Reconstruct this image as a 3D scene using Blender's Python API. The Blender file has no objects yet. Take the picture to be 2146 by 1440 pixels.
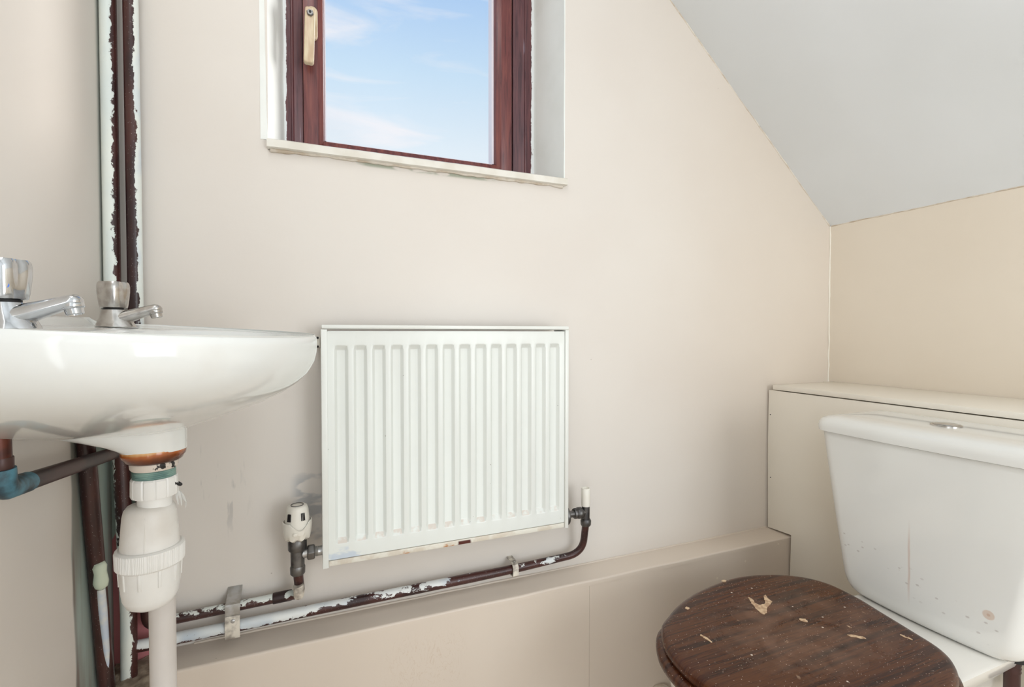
import bpy, bmesh, math, random
from mathutils import Vector, Matrix, noise as mnoise
random.seed(7)
PI = math.pi
ZC = 0.93                                     # camera height above the floor; geometry below is given relative to eye level
scene = bpy.context.scene

# ------------------------------------------------------------------ camera
cam_d = bpy.data.cameras.new('camera')
cam_d.sensor_width = 36.0
cam_d.lens = 36.0 * 1026.0 / 2146.0
cam_d.clip_start = 0.01
cam = bpy.data.objects.new('camera', cam_d)
scene.collection.objects.link(cam)
cam.location = (0, 0, ZC)
cam.rotation_euler = (PI / 2 - math.atan(21 / 1026.0), 0, -math.radians(22.1))
scene.camera = cam

# ------------------------------------------------------------------ world (pale blue sky with thin cloud)
world = bpy.data.worlds.new('sky'); scene.world = world; world.use_nodes = True
wn = world.node_tree.nodes; wl = world.node_tree.links; wn.clear()
w_out = wn.new('ShaderNodeOutputWorld'); w_bg = wn.new('ShaderNodeBackground')
w_bg.inputs['Strength'].default_value = 0.95
w_tc = wn.new('ShaderNodeTexCoord'); w_sep = wn.new('ShaderNodeSeparateXYZ')
wl.new(w_tc.outputs['Generated'], w_sep.inputs[0])
w_ramp = wn.new('ShaderNodeValToRGB'); cr = w_ramp.color_ramp
cr.elements[0].position = 0.0; cr.elements[0].color = (0.86, 0.92, 0.97, 1)
cr.elements[1].position = 0.75; cr.elements[1].color = (0.20, 0.40, 0.80, 1)
e = cr.elements.new(0.34); e.color = (0.80, 0.91, 1.0, 1)
e = cr.elements.new(0.46); e.color = (0.60, 0.80, 0.99, 1)
e = cr.elements.new(0.56); e.color = (0.44, 0.66, 0.97, 1)
wl.new(w_sep.outputs['Z'], w_ramp.inputs[0])
w_map = wn.new('ShaderNodeMapping'); w_map.inputs['Scale'].default_value = (2.2, 2.2, 11.0)
w_map.inputs['Rotation'].default_value = (0.0, 0.16, 0.0)
w_map.inputs['Location'].default_value = (1.35, 0.4, 2.1)
wl.new(w_tc.outputs['Generated'], w_map.inputs[0])
w_no = wn.new('ShaderNodeTexNoise'); w_no.inputs['Scale'].default_value = 1.7; w_no.inputs['Detail'].default_value = 6; w_no.inputs['Distortion'].default_value = 0.6
wl.new(w_map.outputs[0], w_no.inputs['Vector'])
w_cr = wn.new('ShaderNodeValToRGB'); w_cr.color_ramp.elements[0].position = 0.52; w_cr.color_ramp.elements[1].position = 0.80
wl.new(w_no.outputs['Fac'], w_cr.inputs[0])
w_mix = wn.new('ShaderNodeMix'); w_mix.data_type = 'RGBA'
wl.new(w_cr.outputs[0], w_mix.inputs[0]); wl.new(w_ramp.outputs[0], w_mix.inputs[6])
w_mix.inputs[7].default_value = (1.0, 0.97, 1.0, 1)
wl.new(w_mix.outputs[2], w_bg.inputs[0]); wl.new(w_bg.outputs[0], w_out.inputs[0])

# ------------------------------------------------------------------ lights and exposure
def area(name, loc, rot, sx, sy, power, col):
    d = bpy.data.lights.new(name, 'AREA'); d.shape = 'RECTANGLE'; d.size = sx; d.size_y = sy
    d.energy = power; d.color = col
    o = bpy.data.objects.new(name, d); scene.collection.objects.link(o)
    o.location = loc; o.rotation_euler = rot
    return o
area('added_left_fill', (-0.33, -0.78, 1.08), (PI / 2, 0, -PI / 2), 0.76, 1.96, 13.5, (0.92, 0.97, 1.0))  # unseen fill panel added in a wall opening to brighten the right side
area('added_rear_fill', (1.0, -1.27, 0.95), (PI / 2, 0, math.radians(24)), 0.72, 1.1, 13.0, (0.93, 0.972, 1.0))  # second unseen panel, added behind the camera to lift the left wall
area('added_overhead_fill', (-0.15, 0.0, 2.33), (0, 0, 0), 0.28, 0.9, 5.2, (0.95, 0.98, 1.0))  # overhead fill added out of view; no lamp is known there
sun_d = bpy.data.lights.new('sun', 'SUN'); sun_d.energy = 2.4; sun_d.angle = math.radians(24); sun_d.color = (1.0, 0.98, 0.95)
sun = bpy.data.objects.new('sun', sun_d); scene.collection.objects.link(sun)
sun.rotation_euler = Vector((-0.82, -0.44, -0.38)).to_track_quat('-Z', 'Y').to_euler()
vs = scene.view_settings
scene.display_settings.display_device = 'sRGB'
vs.view_transform = 'Standard'; vs.look = 'None'; vs.exposure = 0.0; vs.gamma = 1.0; vs.use_curve_mapping = False

# ------------------------------------------------------------------ node helpers
def lin(r, g=None, b=None):
    f = lambda c: (c / 12.92 if c <= 0.04045 else ((c + 0.055) / 1.055) ** 2.4)
    return (f(r / 255.0), f(g / 255.0), f(b / 255.0), 1.0)

class NT:
    def __init__(s, name):
        s.m = bpy.data.materials.new(name); s.m.use_nodes = True
        s.t = s.m.node_tree; s.n = s.t.nodes; s.l = s.t.links
        s.b = s.n['Principled BSDF']
        s._pos = None
    def inp(s, sock, v):
        if isinstance(v, bpy.types.NodeSocket): s.l.new(v, sock)
        elif v is not None: sock.default_value = v
    def pos(s):
        if s._pos is None:
            g = s.n.new('ShaderNodeNewGeometry'); s._geo = g
            a = s.n.new('ShaderNodeVectorMath'); a.operation = 'SUBTRACT'
            s.l.new(g.outputs['Position'], a.inputs[0]); a.inputs[1].default_value = (0, 0, ZC)
            s._pos = a.outputs[0]
        return s._pos
    def nrm(s):
        s.pos(); return s._geo.outputs['Normal']
    def xyz(s, v=None):
        q = s.n.new('ShaderNodeSeparateXYZ'); s.l.new(v if v is not None else s.pos(), q.inputs[0]); return q.outputs
    def dot(s, v, d):
        q = s.n.new('ShaderNodeVectorMath'); q.operation = 'DOT_PRODUCT'; s.l.new(v, q.inputs[0]); q.inputs[1].default_value = d
        return q.outputs['Value']
    def noise(s, scale, detail=3, stretch=(1, 1, 1), rough=0.5, off=(0, 0, 0), dist=0.0):
        mp = s.n.new('ShaderNodeMapping'); mp.inputs['Scale'].default_value = stretch; mp.inputs['Location'].default_value = off
        s.l.new(s.pos(), mp.inputs[0])
        q = s.n.new('ShaderNodeTexNoise'); q.inputs['Scale'].default_value = scale; q.inputs['Detail'].default_value = detail
        q.inputs['Roughness'].default_value = rough; q.inputs['Distortion'].default_value = dist
        s.l.new(mp.outputs[0], q.inputs['Vector']); return q.outputs['Fac']
    def voro(s, scale, stretch=(1, 1, 1), off=(0, 0, 0)):
        mp = s.n.new('ShaderNodeMapping'); mp.inputs['Scale'].default_value = stretch; mp.inputs['Location'].default_value = off
        s.l.new(s.pos(), mp.inputs[0])
        q = s.n.new('ShaderNodeTexVoronoi'); q.inputs['Scale'].default_value = scale
        s.l.new(mp.outputs[0], q.inputs['Vector']); return q.outputs
    def math(s, op, a, b=None, c=None):
        q = s.n.new('ShaderNodeMath'); q.operation = op
        s.inp(q.inputs[0], a); s.inp(q.inputs[1], b)
        if c is not None: s.inp(q.inputs[2], c)
        return q.outputs[0]
    def mul(s, a, b): return s.math('MULTIPLY', a, b)
    def add(s, a, b): return s.math('ADD', a, b)
    def step(s, v, lo, hi):                       # smooth 0..1 between lo and hi (lo may be > hi)
        q = s.n.new('ShaderNodeMapRange'); q.interpolation_type = 'SMOOTHSTEP'
        if lo <= hi:
            q.inputs[1].default_value = lo; q.inputs[2].default_value = hi; q.inputs[3].default_value = 0; q.inputs[4].default_value = 1
        else:
            q.inputs[1].default_value = hi; q.inputs[2].default_value = lo; q.inputs[3].default_value = 1; q.inputs[4].default_value = 0
        s.l.new(v, q.inputs[0]); return q.outputs[0]
    def band(s, v, a, b, w):
        return s.mul(s.step(v, a - w, a + w), s.step(v, b + w, b - w))
    def mix(s, f, a, b):
        q = s.n.new('ShaderNodeMix'); q.data_type = 'RGBA'
        s.inp(q.inputs[0], f); s.inp(q.inputs[6], a); s.inp(q.inputs[7], b); return q.outputs[2]
    def ramp(s, f, stops):
        q = s.n.new('ShaderNodeValToRGB'); r = q.color_ramp
        r.elements[0].position, r.elements[0].color = stops[0]; r.elements[1].position, r.elements[1].color = stops[-1]
        for p, c in stops[1:-1]:
            e = r.elements.new(p); e.color = c
        s.l.new(f, q.inputs[0]); return q.outputs[0]
    def bump(s, h, strength=0.2, dist=0.002):
        q = s.n.new('ShaderNodeBump'); q.inputs['Strength'].default_value = strength; q.inputs['Distance'].default_value = dist
        s.l.new(h, q.inputs['Height']); s.l.new(q.outputs[0], s.b.inputs['Normal'])
    def fin(s, col, rough=0.5, metal=0.0, spec=0.5, coat=0.0):
        s.inp(s.b.inputs['Base Color'], col); s.inp(s.b.inputs['Roughness'], rough); s.inp(s.b.inputs['Metallic'], metal)
        s.b.inputs['Specular IOR Level'].default_value = spec
        s.b.inputs['Coat Weight'].default_value = coat; s.b.inputs['Coat Roughness'].default_value = 0.06
        return s.m

CREAM = lin(226, 219, 211); CREAM_D = lin(220, 211, 202)
def wall_base(n, a=CREAM, b=CREAM_D):
    f = n.step(n.noise(1.7, 3, off=(3, 1, 2)), 0.3, 0.72)
    c = n.mix(f, a, b)
    sp = n.voro(9.0, off=(0.3, 0.7, 0.1))
    return n.mix(n.mul(n.step(sp['Distance'], 0.016, 0.008), 0.5), c, lin(150, 138, 122))
def wall_bump(n, extra=None):
    n.bump(n.add(n.noise(6, 3), n.mul(n.noise(90, 2), 0.12)), 0.25, 0.004)

def mk_wall_left():
    n = NT('paint_wall_left'); p = n.xyz(); c = wall_base(n)
    wob = n.mul(n.add(n.noise(9, 3, (1, 1, 0.6)), -0.5), 0.03)
    yy = n.add(p['Y'], wob)
    low = n.step(n.add(p['Z'], wob), -0.02, -0.06)
    g = n.mul(n.step(yy, 0.862, 0.868), low)
    streak = n.step(n.noise(14, 4, (1, 3.0, 0.22), off=(2, 0, 1)), 0.42, 0.62)
    gcol = n.mix(streak, lin(170, 184, 176), lin(152, 152, 144))
    brown = n.step(n.noise(7, 4, (1, 4.0, 0.35), off=(5, 2, 0)), 0.60, 0.68)
    gcol = n.mix(n.mul(brown, 0.6), gcol, lin(112, 82, 74))
    c = n.mix(g, c, gcol)
    up = n.mul(n.step(n.add(p['Y'], n.mul(wob, 0.5)), 0.972, 0.99), n.step(p['Z'], -0.05, 0.0))
    c = n.mix(n.mul(up, 0.75), c, lin(176, 186, 176))
    wall_bump(n); return n.fin(c, 0.42, spec=0.4)

def mk_wall_back():
    n = NT('paint_wall_back'); p = n.xyz(); c = wall_base(n)
    wob = n.mul(n.add(n.noise(11, 3), -0.5), 0.03)
    warm = n.step(p['X'], 0.55, 1.35)
    c = n.mix(n.mul(warm, 0.5), c, lin(222, 206, 186))
    low = n.step(n.add(p['Z'], wob), -0.05, -0.09)
    g = n.mul(n.step(n.add(p['X'], wob), -0.235, -0.255), low)
    gcol = n.mix(n.step(n.noise(16, 3, (3, 1, 0.3)), 0.4, 0.6), lin(176, 192, 182), lin(160, 170, 160))
    c = n.mix(g, c, gcol)
    zz = n.add(p['Z'], n.mul(p['X'], -0.9))
    pink = n.mul(n.step(n.add(zz, wob), -0.135, -0.145), n.step(p['X'], -0.232, -0.240))
    tri = n.mul(n.band(n.add(p['Z'], n.mul(p['X'], -2.0)), 0.19, 0.285, 0.003), n.step(p['Z'], -0.302, -0.306))
    tri = n.mul(tri, n.step(p['X'], -0.25, -0.255))
    c = n.mix(n.math('MAXIMUM', pink, tri), c, lin(208, 132, 134))
    # bluish brush marks beside the radiator
    sm = n.mul(n.band(p['X'], -0.035, 0.02, 0.012), n.band(p['Z'], -0.40, -0.27, 0.02))
    sm = n.mul(sm, n.step(n.noise(26, 3, (0.6, 1, 1.3), off=(1, 0, 4)), 0.50, 0.60))
    c = n.mix(n.mul(sm, 0.5), c, lin(132, 142, 152))
    # greenish bare line under the window board
    gl = n.mul(n.band(p['X'], 0.08, 0.36, 0.03), n.band(p['Z'], 0.3305, 0.342, 0.003))
    gl = n.mul(gl, n.step(n.noise(30, 4, (0.6, 1, 2.0)), 0.42, 0.55))
    c = n.mix(n.mul(gl, 0.8), c, lin(146, 154, 132))
    # grey scuffs beside the waste
    sc = n.mul(n.band(p['X'], -0.2, -0.12, 0.02), n.band(p['Z'], -0.35, -0.2, 0.03))
    sc = n.mul(sc, n.step(n.noise(60, 3, (1.5, 1, 0.25)), 0.58, 0.66))
    c = n.mix(n.mul(sc, 0.35), c, lin(150, 150, 150))
    wall_bump(n); return n.fin(c, 0.42, spec=0.4)

def mk_wall_right():
    n = NT('paint_wall_right'); c = wall_base(n, lin(230, 219, 203), lin(225, 213, 196)); wall_bump(n); return n.fin(c, 0.45, spec=0.4)
def mk_ceiling():
    n = NT('paint_ceiling')
    c = n.mix(n.step(n.noise(2.2, 3), 0.35, 0.7), lin(230, 233, 235), lin(224, 227, 228))
    n.bump(n.add(n.noise(4, 3), n.mul(n.noise(60, 2), 0.15)), 0.25, 0.004); return n.fin(c, 0.6, spec=0.3)
def mk_boxing():
    n = NT('paint_boxing'); p = n.xyz(); c = wall_base(n, lin(221, 208, 194), lin(214, 200, 185))
    warm = n.step(p['X'], 0.6, 1.2)
    c = n.mix(n.mul(warm, 0.35), c, lin(205, 186, 164))
    scr = n.mul(n.band(p['X'], 0.13, 0.27, 0.03), n.band(p['Z'], -0.70, -0.59, 0.03))
    ln = n.noise(20, 4, (2.6, 1, 1.0), off=(0, 0, 0), dist=2.5)
    ln = n.mul(n.band(ln, 0.49, 0.51, 0.008), scr)
    c = n.mix(n.mul(ln, 0.4), c, lin(196, 172, 148))
    dr = n.voro(26, (1, 1, 1), off=(0.1, 0.5, 0.2))
    drips = n.mul(n.step(dr['Distance'], 0.13, 0.07), n.mul(n.step(p['X'], 0.8, 0.95), n.step(p['Z'], -0.555, -0.565)))
    c = n.mix(n.mul(drips, 0.6), c, lin(236, 222, 204))
    n.bump(n.add(n.noise(10, 3), n.mul(drips, 0.6)), 0.25, 0.003); return n.fin(c, 0.4, spec=0.4)
def mk_box_panel():
    n = NT('paint_box_panel'); p = n.xyz(); c = n.mix(n.step(n.noise(2.5, 3, off=(1, 4, 2)), 0.3, 0.7), lin(238, 231, 218), lin(234, 226, 211))
    sp = n.voro(16, (1, 1, 1))
    n.bump(n.noise(8, 2), 0.12, 0.002); return n.fin(c, 0.4, spec=0.4)

def simple(name, col, rough=0.5, metal=0.0, spec=0.5, coat=0.0, var=None, bump=None, vs_=8.0, stretch=(1, 1, 1)):
    n = NT(name)
    c = col if var is None else n.mix(n.step(n.noise(vs_, 4, stretch), 0.38, 0.66), col, var)
    if bump: n.bump(n.noise(bump[0], 3, stretch), bump[1], bump[2])
    return n.fin(c, rough, metal, spec, coat)

def mk_pipe(name, d, lo, hi, amp=0.9, scale=18, stretch=(1, 1, 1), paint=(236, 238, 232), base=(74, 42, 38), base2=(48, 28, 28), off=(0, 0, 0), tint=None, bare=None, bias=None):
    """dark oxidised pipe with brushed-on paint: painted where the side facing d and patchy noise allow"""
    n = NT(name)
    b = n.mix(n.step(n.noise(30, 3, stretch, off=(9, 2, 4)), 0.4, 0.65), lin(*base), lin(*base2))
    st2 = tuple(0.35 + 0.65 * q for q in stretch)
    v = n.add(n.dot(n.nrm(), d), n.mul(n.add(n.noise(scale, 3, stretch, 0.55, off, 0.3), -0.5), amp * 2))
    v = n.add(v, n.mul(n.add(n.noise(scale * 4.5, 5, st2, 0.7, (off[1], off[2], off[0]), 0.3), -0.5), 1.9))
    if bare: v = n.add(v, n.mul(n.band(n.xyz()['Z'], bare[0], bare[1], 0.02), -1.15))
    if bias: v = n.add(v, n.add(n.dot(n.pos(), bias[0]), bias[1]))
    mk = n.step(v, lo, hi)
    pc = n.mix(n.step(n.noise(scale * 0.9, 3, stretch, off=(4, 7, 1)), 0.45, 0.65), lin(*paint), lin(*(tint or paint)))
    c = n.mix(mk, b, pc)
    sp = n.voro(260)
    c = n.mix(n.mul(n.step(sp['Distance'], 0.16, 0.08), 0.35), c, lin(205, 198, 190))
    n.bump(mk, 0.5, 0.0006)
    r = n.add(n.mul(mk, 0.1), 0.33)
    return n.fin(c, r, 0.0, 0.5)

def mk_wood_frame():
    n = NT('mahogany_upvc'); p = n.xyz()
    g = n.noise(26, 5, (5.0, 5.0, 0.35), 0.6, dist=0.6)
    c = n.ramp(g, [(0.30, lin(78, 38, 42)), (0.5, lin(112, 60, 58)), (0.72, lin(134, 76, 66))])
    n.bump(g, 0.08, 0.0008); return n.fin(c, 0.32, spec=0.5)
def mk_wood_frame_painty():
    n = NT('mahogany_upvc_paint_smeared'); p = n.xyz()
    g = n.noise(26, 5, (5.0, 5.0, 0.35), 0.6, dist=0.6)
    c = n.ramp(g, [(0.30, lin(62, 34, 42)), (0.5, lin(92, 56, 60)), (0.72, lin(112, 70, 70))])
    e1 = n.add(n.step(p['X'], -0.042, -0.050), n.step(p['X'], 0.503, 0.511))
    v = n.add(e1, n.mul(n.add(n.noise(60, 5, (1.5, 1, 0.7), 0.7), -0.5), 1.6))
    c = n.mix(n.step(v, 0.72, 0.80), c, lin(232, 234, 234))
    sm = n.step(n.noise(22, 4, (4.0, 1, 0.25), 0.6, off=(2, 2, 2)), 0.62, 0.74)
    c = n.mix(n.mul(sm, 0.35), c, lin(190, 185, 205))
    return n.fin(c, 0.35)

def mk_seat_wood():
    n = NT('dark_wood_veneer_dusty'); p = n.xyz()
    g = n.noise(5.5, 8, (0.7, 15.0, 1.0), 0.68, off=(0.2, 0, 0), dist=0.25)
    c = n.ramp(g, [(0.34, lin(26, 11, 8)), (0.45, lin(62, 32, 19)), (0.54, lin(88, 50, 27)), (0.64, lin(54, 26, 16))])
    red = n.step(n.noise(4, 2, (1, 2, 1), off=(4, 1, 0)), 0.5, 0.75)
    c = n.mix(n.mul(red, 0.35), c, lin(70, 24, 15))
    # dried dusty tide marks in the middle of the lid
    cx = n.math('POWER', n.mul(n.add(p['X'], -0.76), 5.2), 2.0); cy = n.math('POWER', n.mul(n.add(p['Y'], -0.575), 8.5), 2.0)
    rad = n.add(n.add(cx, cy), n.mul(n.add(n.noise(13, 4, off=(2, 3, 0)), -0.5), 1.6))
    dust = n.mul(n.step(rad, 1.0, 0.25), n.step(n.noise(18, 5, (1, 1, 1), 0.6, off=(7, 1, 0), dist=0.8), 0.30, 0.70))
    dm = n.mul(dust, 0.24)
    c = n.mix(dm, c, lin(172, 142, 122))
    pat = n.mul(n.step(rad, 1.0, 0.35), n.step(n.noise(15, 4, (1.3, 1, 1), 0.6, off=(1.2, 4.4, 0), dist=1.0), 0.69, 0.72))
    c = n.mix(n.mul(pat, 0.8), c, lin(196, 166, 138))
    v1 = n.voro(230); s1 = n.step(v1['Distance'], 0.18, 0.11)
    s1 = n.mul(s1, n.step(n.noise(150, 1, off=(3, 3, 3)), 0.48, 0.56))
    c = n.mix(n.mul(s1, 0.75), c, lin(206, 184, 166))
    v2 = n.voro(46, (1, 1, 1), off=(0.4, 0.8, 0.3)); s2 = n.mul(n.step(v2['Distance'], 0.10, 0.06), n.step(n.noise(31, 1), 0.52, 0.6))
    c = n.mix(n.mul(s2, 0.9), c, lin(228, 212, 196))
    n.bump(n.add(n.mul(g, 0.3), n.mul(s2, 1.0)), 0.15, 0.001)
    r = n.add(n.mul(n.math('MAXIMUM', dust, s1), 0.3), 0.24)
    return n.fin(c, r, spec=0.32, coat=0.0)

def mk_ceramic(name, col, spots=False, grime=False):
    n = NT(name); p = n.xyz()
    c = n.mix(n.step(n.noise(3, 2), 0.35, 0.7), col, tuple(v * 0.965 for v in col[:3]) + (1,))
    if spots:
        # rusty drip, ring stain and scuff marks on the cistern face
        st = n.mul(n.band(n.add(p['Y'], n.mul(n.noise(20, 2), 0.004)), 0.5435, 0.5465, 0.0015), n.band(p['Z'], -0.47, -0.36, 0.03))
        c = n.mix(n.mul(st, 0.45), c, lin(190, 150, 126))
        a = n.math('POWER', n.add(p['Y'], -0.432), 2.0); b = n.math('POWER', n.add(p['Z'], 0.452), 2.0)
        rr = n.math('SQRT', n.add(a, b)); ring = n.step(rr, 0.0085, 0.0065)
        c = n.mix(n.mul(ring, 0.5), c, lin(198, 160, 130))
        c = n.mix(n.mul(n.step(rr, 0.003, 0.0015), 0.4), c, lin(180, 130, 100))
        line = n.add(p['Z'], n.mul(p['Y'], -0.28))
        ln = n.mul(n.band(line, -0.622, -0.580, 0.012), n.mul(n.step(n.voro(46, (1, 1.2, 1.9), off=(0.2, 0.4, 0.1))['Distance'], 0.20, 0.10), n.step(p['X'], 1.05, 1.03)))
        c = n.mix(n.mul(ln, 0.35), c, lin(140, 120, 112))
    if grime:
        gm = n.step(n.noise(9, 4, off=(2, 1, 5)), 0.60, 0.72)
        c = n.mix(n.mul(gm, 0.10), c, lin(190, 170, 150))
    return n.fin(c, 0.12, spec=0.5, coat=0.4)

def mk_rad():
    n = NT('radiator_enamel'); p = n.xyz(); c = n.mix(n.step(n.noise(3, 3), 0.35, 0.7), lin(232, 235, 230), lin(228, 230, 225))
    dm = n.mul(n.step(n.nrm() and n.dot(n.nrm(), (0, 0, 1)), 0.25, 0.55), n.step(n.noise(70, 3), 0.35, 0.6))
    c = n.mix(n.mul(n.mul(dm, n.step(p['Z'], -0.30, -0.34)), 0.5), c, lin(204, 178, 160))
    sp = n.voro(38, (1, 1, 1), off=(0.6, 0.2, 0.9)); s = n.mul(n.step(sp['Distance'], 0.045, 0.025), n.step(n.noise(21, 1), 0.5, 0.55))
    c = n.mix(n.mul(s, 0.8), c, lin(120, 105, 95))
    bl = n.mul(n.step(n.noise(18, 4, (0.7, 1, 1.3), off=(3, 0, 1)), 0.60, 0.66), n.mul(n.step(p['Z'], -0.388, -0.394), n.step(p['X'], 0.2, 0.15)))
    c = n.mix(n.mul(bl, 0.7), c, lin(190, 204, 222))
    return n.fin(c, 0.28, spec=0.5)
def mk_rad_lip():
    n = NT('radiator_lip_rusty'); p = n.xyz(); c = n.mix(n.step(n.noise(40, 3), 0.4, 0.6), lin(232, 228, 216), lin(216, 206, 190))
    r = n.mul(n.step(n.noise(34, 4, (0.5, 1, 1), 0.6, off=(1.3, 0, 0)), 0.60, 0.66), n.band(p['X'], 0.08, 0.34, 0.04))
    c = n.mix(n.mul(r, 0.9), c, lin(186, 120, 52))
    r2 = n.mul(n.band(n.add(p['X'], n.mul(n.noise(60, 2), 0.02)), 0.275, 0.305, 0.003), n.step(p['Z'], -0.413, -0.416))
    c = n.mix(r2, c, lin(84, 32, 22)); return n.fin(c, 0.5)

def mk_rust():
    n = NT('wet_rust_stain'); p = n.xyz(); v = n.add(p['Z'], n.mul(n.add(n.noise(40, 3, (1, 1, 0.3)), -0.5), 0.012))
    c = n.ramp(n.step(v, -0.149, -0.129), [(0.0, lin(58, 24, 12)), (0.45, lin(120, 60, 26)), (0.75, lin(176, 96, 40)), (0.93, lin(226, 178, 120)), (1.0, lin(232, 226, 220))])
    return n.fin(c, 0.18, coat=0.3)
def mk_flange():
    n = NT('limescaled_metal'); s = n.step(n.noise(70, 5, (1, 1, 1), 0.65), 0.53, 0.57)
    return n.fin(n.mix(s, lin(216, 204, 192), lin(26, 24, 24)), 0.5)
def mk_verdigris():
    n = NT('verdigris_brass'); s = n.step(n.noise(30, 4, (1, 1, 3.5)), 0.4, 0.6)
    return n.fin(n.mix(s, lin(150, 178, 168), lin(108, 140, 134)), 0.5)
def mk_blue():
    n = NT('blue_verdigris_copper'); s = n.step(n.noise(45, 4), 0.38, 0.66)
    return n.fin(n.mix(s, lin(34, 46, 54), lin(78, 128, 146)), 0.45)
def mk_mortar():
    n = NT('crumbling_mortar'); s = n.step(n.noise(50, 5), 0.35, 0.7)
    n.bump(n.noise(70, 5), 0.8, 0.006); return n.fin(n.mix(s, lin(126, 110, 94), lin(178, 160, 138)), 0.9)

MAT = {}
MAT['wall_left'] = mk_wall_left(); MAT['wall_back'] = mk_wall_back(); MAT['wall_right'] = mk_wall_right()
MAT['ceiling'] = mk_ceiling(); MAT['boxing'] = mk_boxing(); MAT['box_panel'] = mk_box_panel()
MAT['reveal'] = simple('white_reveal_paint', lin(240, 242, 238), 0.45, var=lin(234, 236, 231), bump=(12, 0.2, 0.003))
MAT['sill'] = simple('window_board_gloss', lin(232, 228, 219), 0.35, var=lin(222, 216, 204), vs_=20)
MAT['floor'] = simple('vinyl_floor', lin(200, 184, 164), 0.6, var=lin(188, 170, 148), vs_=6)
MAT['wood'] = mk_wood_frame(); MAT['wood_paint'] = mk_wood_frame_painty()
MAT['bead'] = simple('white_glazing_bead', lin(232, 226, 234), 0.3)
MAT['gasket'] = simple('black_gasket', lin(28, 24, 26), 0.6)
MAT['ceramic'] = mk_ceramic('white_vitreous_china', lin(232, 233, 230), grime=True)
MAT['cistern'] = mk_ceramic('white_cistern_china', lin(230, 229, 224), spots=True)
MAT['pan'] = mk_ceramic('white_pan_china', lin(234, 230, 222), grime=True)
MAT['chrome'] = simple('chrome', lin(205, 207, 210), 0.09, 1.0, var=lin(190, 190, 190), vs_=60)
MAT['chrome_worn'] = simple('worn_chrome', lin(200, 197, 193), 0.2, 1.0, var=lin(178, 173, 168), vs_=90, bump=(60, 0.08, 0.001))
MAT['black'] = simple('black_rubber', lin(24, 22, 22), 0.6)
MAT['blue'] = simple('plain_blue', lin(40, 104, 206), 0.3)
MAT['plastic'] = simple('white_plastic', lin(234, 232, 228), 0.32, var=lin(226, 223, 217), vs_=14)
MAT['plastic_old'] = simple('dusty_white_plastic', lin(228, 224, 218), 0.42, var=lin(214, 208, 200), vs_=18)
MAT['waste'] = simple('grey_white_waste_pipe', lin(214, 208, 203), 0.42, var=lin(206, 199, 193), vs_=9)
MAT['trv'] = simple('ivory_plastic', lin(234, 230, 220), 0.4, var=lin(228, 222, 210), vs_=20)
MAT['brass'] = simple('dull_nickel_brass', lin(118, 116, 114), 0.38, 0.85, var=lin(84, 82, 82), vs_=40, bump=(120, 0.2, 0.0006))
MAT['galv'] = simple('galvanised_steel', lin(196, 196, 196), 0.35, 0.8, var=lin(170, 166, 160), vs_=60)
MAT['clip_paint'] = simple('paint_splashed_clip', lin(226, 218, 204), 0.5, var=lin(150, 140, 130), vs_=60)
MAT['rad'] = mk_rad(); MAT['rad_lip'] = mk_rad_lip()
MAT['rad_trim'] = simple('radiator_casing_enamel', lin(234, 236, 231), 0.3, var=lin(230, 230, 224), vs_=6)
MAT['rust'] = mk_rust(); MAT['flange'] = mk_flange(); MAT['verdigris'] = mk_verdigris(); MAT['blue_copper'] = mk_blue()
MAT['mortar'] = mk_mortar()
MAT['batten'] = simple('pale_sawn_timber', lin(216, 188, 158), 0.7, var=lin(198, 168, 136), vs_=14, stretch=(5, 1, 0.5))
MAT['seat'] = mk_seat_wood()
MAT['copper_dark'] = simple('brown_oxidised_copper', lin(72, 46, 42), 0.4, 0.25, var=lin(48, 32, 32), vs_=24)
MAT['copper_red'] = simple('red_brown_copper', lin(98, 46, 30), 0.3, 0.35, var=lin(60, 26, 20), vs_=30)
MAT['brass_gold'] = simple('cream_enamel_handle', lin(226, 212, 180), 0.35, var=lin(198, 170, 140), vs_=30, stretch=(2, 2, 0.4))
MAT['lock'] = simple('steel_lock_barrel', lin(120, 118, 116), 0.3, 0.9)
MAT['caulk'] = simple('cracked_caulk', lin(222, 213, 200), 0.7, var=lin(196, 180, 160), vs_=40)
Rv = (0.957, 0.29, 0.0)
MAT['riser_a'] = mk_pipe('riser_paint_left', (-0.957, -0.29, 0), -0.30, -0.20, 0.6, 22, (1, 1, 0.35), (234, 238, 230), tint=(222, 230, 226), off=(1, 0, 2), bare=(-0.44, -0.03))
MAT['riser_b'] = mk_pipe('riser_paint_right', Rv, 0.30, 0.38, 0.8, 22, (1, 1, 0.35), (232, 236, 230), tint=(208, 218, 226), off=(5, 3, 0))
MAT['pipe_lean'] = mk_pipe('leaning_pipe_paint', (-0.2, -0.97, 0), 1.5, 1.6, 0.8, 14, (1.5, 1.5, 0.25), (198, 212, 230), tint=(226, 228, 224), off=(3, 8, 2))
MAT['pipe_feed'] = mk_pipe('feed_pipe_paint', (0.0, -0.12, 0.45), 0.14, 0.20, 1.0, 18, (0.6, 1, 1), (224, 228, 222), tint=(166, 180, 178), off=(2, 5, 1))
MAT['pipe_return'] = mk_pipe('return_pipe_paint', (0.05, -0.13, 0.40), 0.06, 0.12, 1.3, 12, (0.6, 1, 1), (232, 234, 232), tint=(176, 190, 204), off=(7.2, 1, 3), bias=((-0.9, 0, 0), -0.07))

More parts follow.
